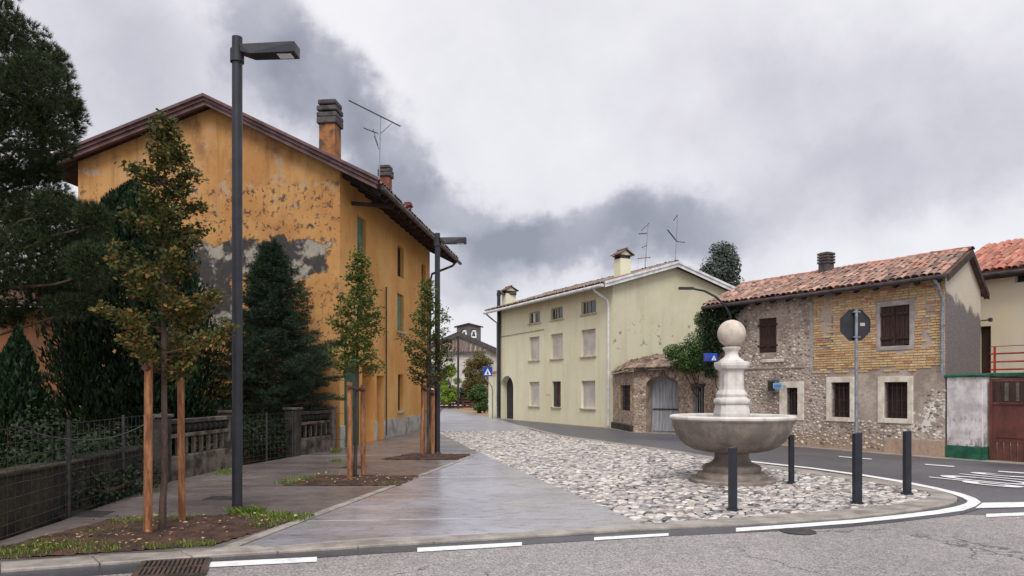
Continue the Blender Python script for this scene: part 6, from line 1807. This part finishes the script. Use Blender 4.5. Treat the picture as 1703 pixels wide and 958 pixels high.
def young_tree(label, base, prof, z0, leaf_n, leaf_s, mats, stakes, trunk_r, seed, lean=(0, 0)):
    """profile: list of (z, radius). One trunk, thin rising branches, leaves set along them"""
    global rng
    rng = np.random.default_rng(seed); R.seed(seed)
    t = thing('young_tree', label, 'tree', base, 0, 'young staked street trees')
    ztop = prof[-1][0]
    zs_ = [p[0] for p in prof]; rs = [p[1] for p in prof]
    tr = MB(); pts = [(0, 0, -.03)] + [(lean[0] * f + R.uniform(-.012, .012), lean[1] * f + R.uniform(-.012, .012), z0 * f * .9 if f < .5 else f * ztop) for f in (.2, .35, .5, .65, .8, 1.0)]
    tr.tube(pts, [trunk_r * 1.25, trunk_r, trunk_r * .9, trunk_r * .75, trunk_r * .55, trunk_r * .35, .004], 8)
    br = MB(); C = []; D = []
    nbr = 44
    for k in range(nbr):
        f = (k + R.random()) / nbr; z = z0 + (ztop - z0) * f ** .95; rad = np.interp(z, zs_, rs) * R.choice((.55, .75, .9, 1.0, 1.1, 1.25))
        a = k * 2.4 + R.uniform(-.4, .4); zb = max(z0 * .92, z - rad * R.uniform(.25, .6)); fx = zb / ztop
        p0 = Vector((lean[0] * fx, lean[1] * fx, zb)); p1 = Vector((lean[0] * fx + math.cos(a) * rad, lean[1] * fx + math.sin(a) * rad, z + R.uniform(-.06, .06)))
        bp = branchy(br, p0, p1, trunk_r * .34, .004, .06, 4, 5)
        npl_ = int(leaf_n / nbr * (.5 + 1.0 * rad / max(rs)))
        for _ in range(npl_):
            g = R.uniform(.25, 1.04) ** .8; i = min(3, int(g * 4)); q = bp[i].lerp(bp[i + 1], g * 4 - i)
            sp_ = .022 + .045 * (1 - abs(g - .6)); q = q + Vector((R.gauss(0, 1), R.gauss(0, 1), R.gauss(0, .8))) * sp_ * (leaf_s / .06)
            C.append(q); d = (p1 - p0).normalized(); D.append(d * .6 + Vector((R.gauss(0, .7), R.gauss(0, .7), R.gauss(-.15, .5))))
    tr.v, tr.f = tr.v, tr.f; tr.add(br.v, br.f); tr.build('trunk', M['bark'], t, smooth_=True)
    C = np.array(C); D = np.array(D); N = rnd_dirs(len(C)) * .8 + np.array([0, -.15, .8])
    sz = leaf_s * rng.uniform(.6, 1.2, len(C)); V, F = leaf_quads(C, D, N, sz, .62)
    lowm, topm, split = mats
    low = (C[:, 2] + rng.normal(0, .25, len(C))) < split
    for sel, m_, nm in ((low, lowm, 'crown'), (~low, topm, 'crown_top')):
        if sel.any():
            ii = np.where(sel)[0]; VV = V.reshape(-1, 4, 3)[ii].reshape(-1, 3); np_mesh(nm, VV, np.arange(len(ii) * 4).reshape(-1, 4), m_, t)
    # stakes and crossbar: tied to the tree but a frame of its own
    return t


def stake_frame(label, base, s):
    t = thing('stake_frame', label, 'tree stake', base, 0, 'wooden tree stakes'); b = Vector(base)
    tops = []
    for (p, h, r) in s:
        q = p - b; tp = Vector((q.x + R.uniform(-.02, .02), q.y, h)); tops.append(tp)
        MB().tube([(q.x, q.y, -.03), q.lerp(tp, .5) + Vector((R.uniform(-.008, .008), 0, 0)), tp], [r, r * .97, r * .94], 12).build('stake', M['stake'], t, smooth_=True)
    a, c = tops[0], tops[-1]; d = (c - a).normalized()
    MB().tube([a - d * .03 + Vector((0, -.06, -.09)), c + d * .06 + Vector((0, -.06, -.09))], .036, 10).build('crossbar', M['crossbar'], t, smooth_=True)
    MB().tube([(R.uniform(-.02, .02) + .035 * math.cos(k * .63), .035 * math.sin(k * .63), a.z - .1) for k in range(11)], .008, 5).build('tie', M['rope'], t)


# nearest tree
b1 = K(270, 884)
s1 = b1.y / FPX
z_ = lambda y: EYE + (HY - y) * s1
young_tree('largest young staked tree with orange-brown lower leaves', b1,
           [(z_(625), .30), (z_(590), .62), (z_(555), .84), (z_(510), .74), (z_(470), .58), (z_(430), .46), (z_(390), .40), (z_(340), .37), (z_(295), .34), (z_(255), .24), (z_(225), .12), (z_(203), .03)],
           z_(612), 11500, .062, (M['oak'], M['oak_top'], z_(455)), None, .04, 101, (.03, 0))
stake_frame('pair of wooden stakes with crossbar holding the largest young tree', b1, [(K(246, 889), 1.93, .046), (K(303, 870), 1.86, .042)])
b2 = K(590, 796); s2 = b2.y / FPX; z_ = lambda y: EYE + (HY - y) * s2
young_tree('middle young staked tree with narrow green crown', b2,
           [(z_(620), .15), (z_(600), .42), (z_(570), .46), (z_(530), .38), (z_(500), .30), (z_(470), .20), (z_(445), .14), (z_(424), .03)],
           z_(612), 4200, .070, (M['oak_green'], M['oak_green'], z_(500)), None, .035, 102, (.08, 0))
stake_frame('pair of stakes holding the middle young tree', b2, [(K(581.5, 798.5), EYE + (HY - 636) * s2, .05), (K(604.5, 793.5), EYE + (HY - 640) * s2, .05)])
b3 = K(711.5, 757.5); s3 = b3.y / FPX; z_ = lambda y: EYE + (HY - y) * s3
young_tree('farthest young staked tree standing against the lamp post', b3,
           [(z_(640), .15), (z_(620), .55), (z_(590), .62), (z_(560), .52), (z_(530), .42), (z_(505), .32), (z_(485), .22), (z_(465), .05)],
           z_(632), 4200, .074, (M['oak_top'], M['oak_green'], z_(560)), None, .04, 103, (0, 0))
stake_frame('pair of stakes holding the farthest young tree', b3, [(K(703, 757), EYE + (HY - 640) * s3, .06), (K(719, 756.5), EYE + (HY - 648) * s3, .06)])

# pine at the left edge: heavy boughs ending in clumps of needle tufts


def needle_tufts(centres, dirs, length, n, spread, width):
    m_ = len(centres); C = np.repeat(centres, n, 0); D = np.repeat(dirs, n, 0) + rng.normal(0, spread, (m_ * n, 3)); D /= np.linalg.norm(D, axis=1, keepdims=True)
    Ln = length * rng.uniform(.6, 1.15, (m_ * n, 1)); S = np.cross(D, rnd_dirs(m_ * n)); S /= np.linalg.norm(S, axis=1, keepdims=True) + 1e-9
    V = np.stack([C - S * width, C + S * width, C + D * Ln], 1).reshape(-1, 3); return V, np.arange(m_ * n * 3).reshape(-1, 3)


rng = np.random.default_rng(41); R.seed(41)
pt = Vector((-10.2, 12.6, 0)); pn = thing('pine_tree', 'big dark pine reaching in from the left edge above the garden', 'tree', pt)
trk = MB(); branchy(trk, (0, 0, -.1), (.3, .2, 9.5), .28, .10, .015, 8, 12)
Cc, Dd = [], []
lumps = []
for (px, py, rx, ry) in [(20, 90, 75, 60), (60, 140, 60, 45), (95, 195, 45, 38), (110, 175, 26, 22), (40, 215, 70, 45), (85, 240, 40, 25), (70, 105, 45, 30), (10, 45, 30, 40), (30, 270, 55, 26), (20, 165, 60, 50),
                         (40, 330, 75, 45), (90, 370, 75, 45), (140, 400, 45, 45), (150, 440, 38, 40), (60, 430, 90, 55), (110, 470, 60, 42), (30, 490, 70, 40), (90, 345, 40, 25), (20, 400, 60, 60), (75, 285, 26, 18), (120, 510, 45, 18), (155, 365, 26, 26), (5, 300, 40, 40), (165, 420, 20, 30), (10, 530, 30, 16)]:
    Yp = 12.2 + R.uniform(-.9, .9); c = AT(px, py, Yp) - pt; s = Yp / FPX; lumps.append((c, rx * s, ry * s))
# boughs that carry on outside the picture
for k in range(26):
    a = R.uniform(0, 6.28); z = R.uniform(3.2, 10.5); rr = R.uniform(1.2, 3.0); lumps.append((Vector(((math.cos(a) if math.cos(a) < 0 else .35 * math.cos(a)) * rr * .9 - .5, math.sin(a) * rr, z)), R.uniform(.6, .9), R.uniform(.35, .55)))
for ci, (c, rx, rz) in enumerate(lumps):
    zt = max(1.5, c.z - .8); f = zt / 9.5
    branchy(trk, (.3 * f, .2 * f, zt), c - Vector((0, 0, rz * .4)), .05, .012, .05, 5, 6)
    n = int((60 + 1900 * rx * rz) * (1 if ci < 25 else .6)); d = rnd_dirs(n); rad = rng.uniform(.45, 1.0, (n, 1)) ** .7
    P_ = np.array(c) + d * rad * np.array([rx, min(rx, .8), rz]); Cc.append(P_)
    Dd.append(d * .8 + np.array([0, 0, .55]) + rng.normal(0, .2, (n, 3)))
Cc = np.concatenate(Cc); Dd = np.concatenate(Dd); Dd /= np.linalg.norm(Dd, axis=1, keepdims=True)
V, F = needle_tufts(Cc, Dd, .12, 22, .55, .0045)
np_mesh('crown', V, F, M['pine'], pn); trk.build('trunk', M['bark_old'], pn, smooth_=True)

# broad columnar conifer (thuja) in front of the gable
rng = np.random.default_rng(42)


def thuja(label, base, h, r, n, seed, prof, size=.16):
    global rng
    rng = np.random.default_rng(seed); t = thing('thuja_tree', label, 'tree', base)
    MB().tube([(0, 0, -.1), (0, 0, h * .8)], [.12, .03], 8).build('trunk', M['bark_old'], t, smooth_=True)
    z = rng.random(n) ** 1.1 * h; a = rng.uniform(0, 2 * np.pi, n)
    rad = np.interp(z / h, [p[0] for p in prof], [p[1] for p in prof]) * r
    lump = 1 + .13 * np.sin(a * 5 + z * 2.1) + .10 * np.sin(a * 9 - z * 3.3) + .06 * np.sin(z * 7 + a * 3)
    rr = rad * lump * rng.uniform(.45, 1.04, n)
    C = np.stack([np.cos(a) * rr, np.sin(a) * rr, z], 1); out = np.stack([np.cos(a), np.sin(a), np.zeros(n)], 1)
    D = out * .45 + np.array([0, 0, 1.0]) + rng.normal(0, .3, (n, 3)); N = out + rng.normal(0, .5, (n, 3))
    V, F = leaf_quads(C, D, N, size * rng.uniform(.6, 1.3, n), .32); np_mesh('crown', V, F, M['thuja'], t)
    return t


cp = AT(222, 700, 16.6); cp.z = 0
thuja('broad dark columnar conifer in front of the orange gable', cp, 6.25, 1.65, 46000, 42, [(0, .85), (.15, .98), (.4, 1.0), (.6, .90), (.75, .72), (.87, .48), (.95, .26), (1, .02)])
cp2 = AT(30, 700, 11.5); cp2.z = 0
thuja('small dark conifer behind the clipped hedge', cp2, 2.55, .55, 8000, 43, [(0, .8), (.3, 1.0), (.6, .75), (.85, .35), (1, .02)], .12)

# spruce right of the lamp: tiers of drooping boughs
rng = np.random.default_rng(44); R.seed(44)
sb_ = AT(452, 700, 18.75); sb_.z = 0; sp = thing('spruce_tree', 'dark green spruce between the near lamp post and the house corner', 'tree', sb_)
H = 5.38; tk = MB(); tk.tube([(0, 0, -.1), (.05, 0, H)], [.13, .008], 8); Cs, Ds = [], []
for k in range(210):
    f = ((k + R.random()) / 210) ** .9; z = .35 + (H - .4) * f; rad = min(1.62, .50 * (H - z) + .03) * R.choice((.55, .75, .9, 1.0, 1.1, 1.25))
    a = k * 2.399 + R.uniform(-.3, .3); dr_ = Vector((math.cos(a), math.sin(a), 0)); p1 = Vector((0, 0, z)) + dr_ * rad + Vector((0, 0, rad * (.22 - .25 * (1 - f))))
    mid = Vector((0, 0, z)) + dr_ * rad * .5 + Vector((0, 0, -.03)); tk.tube([(0, 0, z), mid, p1], [.018, .011, .003], 4, False)
    nt2 = int(14 + 34 * rad)
    for _ in range(nt2):
        g = R.uniform(.22, 1.0); q = mid.lerp(p1, g * 2 - 1) if g > .5 else Vector((0, 0, z)).lerp(mid, g * 2)
        side = Vector((-dr_.y, dr_.x, 0)) * R.gauss(0, .20) * (1.15 - g) * (rad + .35); q = q + side + Vector((0, 0, R.gauss(-.03, .05)))
        Cs.append(q); Ds.append(dr_ * .8 + side * 1.4 + Vector((0, 0, R.uniform(-.25, .35))))
Cs = np.array(Cs); Ds = np.array(Ds)
_fx = np.interp(Cs[:, 1] + sb_.y, [12.9, 15.5, 17.7, 19.9, 20.1], [-6.0, -5.8, -5.22, -4.74, -4.7]); _k = ((Cs[:, 0] + sb_.x < _fx - .1) | (Cs[:, 2] > 1.35)) & (Cs[:, 1] + sb_.y < 20.05)
Cs = Cs[_k]; Ds = Ds[_k]; Ds /= np.linalg.norm(Ds, axis=1, keepdims=True)
# each spray: a short twig clothed in needles
V, F = needle_tufts(np.concatenate([Cs, Cs + Ds * .07, Cs + Ds * .14]), np.concatenate([Ds, Ds, Ds]), .085, 12, .62, .0055)
np_mesh('crown', V, F, M['spruce'], sp); tk.build('trunk', M['bark_old'], sp, smooth_=True)


def shrub(name, label, base, centres, radii, per, size, m_, cat='shrub', stem=True, seed=1, aspect=.6, group=None):
    global rng
    rng = np.random.default_rng(seed); R.seed(seed); t = thing(name, label, cat, base, 0, group)
    V, F = leaf_blob(centres, radii, per, size, aspect); np_mesh('foliage' if cat != 'tree' else 'crown', V, F, m_, t)
    if stem:
        s = MB(); top = np.mean(np.array(centres), 0); zt = float(top[2])
        if cat == 'tree':
            s.tube([(0, 0, -.1), (float(top[0]) * .5, float(top[1]) * .5, zt * .55), tuple(float(v) for v in top)], [.16, .11, .03], 8)
        for c in centres:
            branchy(s, (float(top[0]) * .3, float(top[1]) * .3, max(.0, zt * .35)), tuple(float(v) for v in c), .03, .008, .06, 4, 5)
        s.build('stem' if cat != 'tree' else 'trunk', M['bark'], t, smooth_=True)
    return t


# clipped hedge on the garden wall
rng = np.random.default_rng(45)
hd = thing('clipped_hedge', 'low clipped green hedge above the garden wall', 'hedge', (-6.35, 8.0, 0), math.atan2(3.9, -.4))
n = 9000; P_ = np.stack([rng.uniform(-1.5, 1.3, n), rng.uniform(.0, .55, n), rng.uniform(.2, 1.12, n)], 1)
top = rng.random(n) < .5; P_[top, 2] = 1.12 + .03 * np.sin(P_[top, 0] * 6) + rng.normal(0, .015, top.sum()); fr = (~top) & (rng.random(n) < .7); P_[fr, 1] = rng.normal(.0, .02, fr.sum())
N = np.tile(np.array([0, -.4, .8]), (n, 1)) + rng.normal(0, .5, (n, 3)); V, F = leaf_quads(P_, rnd_dirs(n), N, .035 * rng.uniform(.7, 1.3, n), .6)
np_mesh('foliage', V, F, M['hedge'], hd); MB().box(-1.5, 1.3, .05, .5, 0, 1.05).build('stem', M['black'], hd)  # black core box paints in the shade inside the hedge, no real stem

# undergrowth inside the garden
for (lab, base, cs, per, sz, mm, sd) in (
    ('dark ivy mound behind the wire fence', (-6.5, 11.0, 0), [(0, 0, .5), (.1, .9, .6), (-.1, -.9, .45), (-.6, .3, .9)], 1300, .07, 'ivy', 51),
    ('ivy creeping over the low garden wall', (-5.72, 10.6, 0), [(0, 0, .2), (.05, .7, .25), (-.05, -.8, .3), (-.25, .2, .75), (-.2, -.7, .7)], 420, .055, 'ivy', 54),
    ('dark leafy shrub behind the wire gate', (-6.0, 17.1, 0), [(0, 0, .5), (-.3, -.8, .55), (.2, .5, .4), (-.6, .1, .9)], 1300, .07, 'ivy', 52),
    ('tall weeds against the gable behind the balustrade', (-7.0, 18.4, 0), [(0, 0, .5), (.5, .2, .6), (-.4, .1, .7)], 500, .09, 'bush', 53)):
    shrub('garden_shrub', lab, base, cs, [(.55, .6, .5) if sd != 54 else (.16, .6, .3)] * len(cs), [per] * len(cs), sz, M[mm], seed=sd)

# ivy and bush between the gatehouse and the brick house
bb = Vector((6.9, 26.6, 0))
cs, rs_, ns_ = [], [], []
for (px, py, rx, ry, Yb) in [(1140, 590, 34, 22, 26.6), (1165, 572, 30, 24, 26.4), (1185, 600, 34, 22, 26.0), (1120, 585, 18, 14, 26.8), (1175, 545, 18, 26, 26.2), (1165, 530, 10, 14, 26.4), (1190, 575, 26, 36, 25.8), (1205, 560, 18, 40, 25.4), (1150, 608, 32, 14, 26.6)]:
    p = AT(px, py, Yb) - bb; s = Yb / FPX; cs.append(tuple(p)); rs_.append((rx * s, .5, ry * s)); ns_.append(int(rx * ry * 2.6) + 200)
shrub('wall_bush', 'dense green bush growing over the gatehouse roof', bb, cs, rs_, ns_, .075, M['bush'], seed=61)
iv = thing('ivy_curtain', 'dark ivy hanging over the left end of the brick house', 'ivy', BF.wor(-LBk, 0, 0), BF.rz)
rng = np.random.default_rng(62); n = 9000
x = rng.uniform(-.35, 1.75, n); z = rng.uniform(2.0, 4.35, n); lim = .05 + (z - 2.0) / 2.35 * 1.55 + .28 * np.sin(z * 4.3) + .12 * np.sin(z * 11) ; keep = x < lim; x, z = x[keep], z[keep]; n = len(x)
C = np.stack([x, -.05 - rng.random(n) * .30 * np.clip((z - 1.0) / 3, .2, 1), z], 1); N = np.tile(np.array([0, -1, .4]), (n, 1)) + rng.normal(0, .5, (n, 3)); D = np.tile(np.array([0, -.2, -1.]), (n, 1)) + rng.normal(0, .5, (n, 3))
V, F = leaf_quads(C, D, N, .085 * rng.uniform(.6, 1.3, n), .75); np_mesh('foliage', V, F, M['ivy'], iv)
s = MB()
for k in range(7):
    branchy(s, (.1 + k * .05, -.04, .1), (.1 + k * .2, -.06, 3.6), .02, .006, .03, 6, 5)
s.build('stem', M['bark'], iv)

# trees behind and at the end of the road


def far_tree(label, px, ytop, ybot, half_w, Y, m_, seed, size, n_l=26, per=160, name='background_tree', taper=.0):
    r = random.Random(seed); s = Y / FPX; base = Vector(((px - CX) / FPX * Y, Y, 0)); zt = EYE + (HY - ytop) * s; zb = max(.2, EYE + (HY - ybot) * s); hw = half_w * s
    cs, rs2 = [], []
    for k in range(n_l):
        f = r.random(); z = zb + (zt - zb) * (.08 + .84 * f); w = hw * math.sqrt(max(.05, 1 - (2 * f - .85) ** 2 * .8)) * (1 - taper * f); a = r.uniform(0, 6.28); q = math.sqrt(r.random())
        cs.append((math.cos(a) * w * q * .8, math.sin(a) * w * q * .8, z)); rr = hw * r.uniform(.30, .52); rs2.append((rr, rr, min(rr * .8, (zt - z) + .1)))
    return shrub(name, label, base, cs, rs2, [per] * n_l, size, m_, 'tree', True, seed)


far_tree('dark round tree rising behind the pale green house', 1199, 402, 540, 50, 44, M['far_tree'], 71, .17, 56, 300, taper=.45)
far_tree('bright yellow-green tree near the far fence', 748, 606, 672, 20, 62.6, M['lime_tree'], 72, .15, 26, 260)
far_tree('brownish tree in front of the far church', 795, 583, 668, 30, 58, M['brown_tree'], 73, .15, 34, 260)
far_tree('dark green roadside bush beside the pedestrian sign', 797, 638, 688, 19, 50, M['bush'], 74, .13, 24, 260)
far_tree('grey-green tree far behind the fence', 725, 600, 672, 22, 70, M['far_tree'], 75, .25, 18, 120)
far_tree('dark hedge tree behind the far fence', 772, 640, 676, 20, 66, M['ivy'], 76, .25, 16, 120)
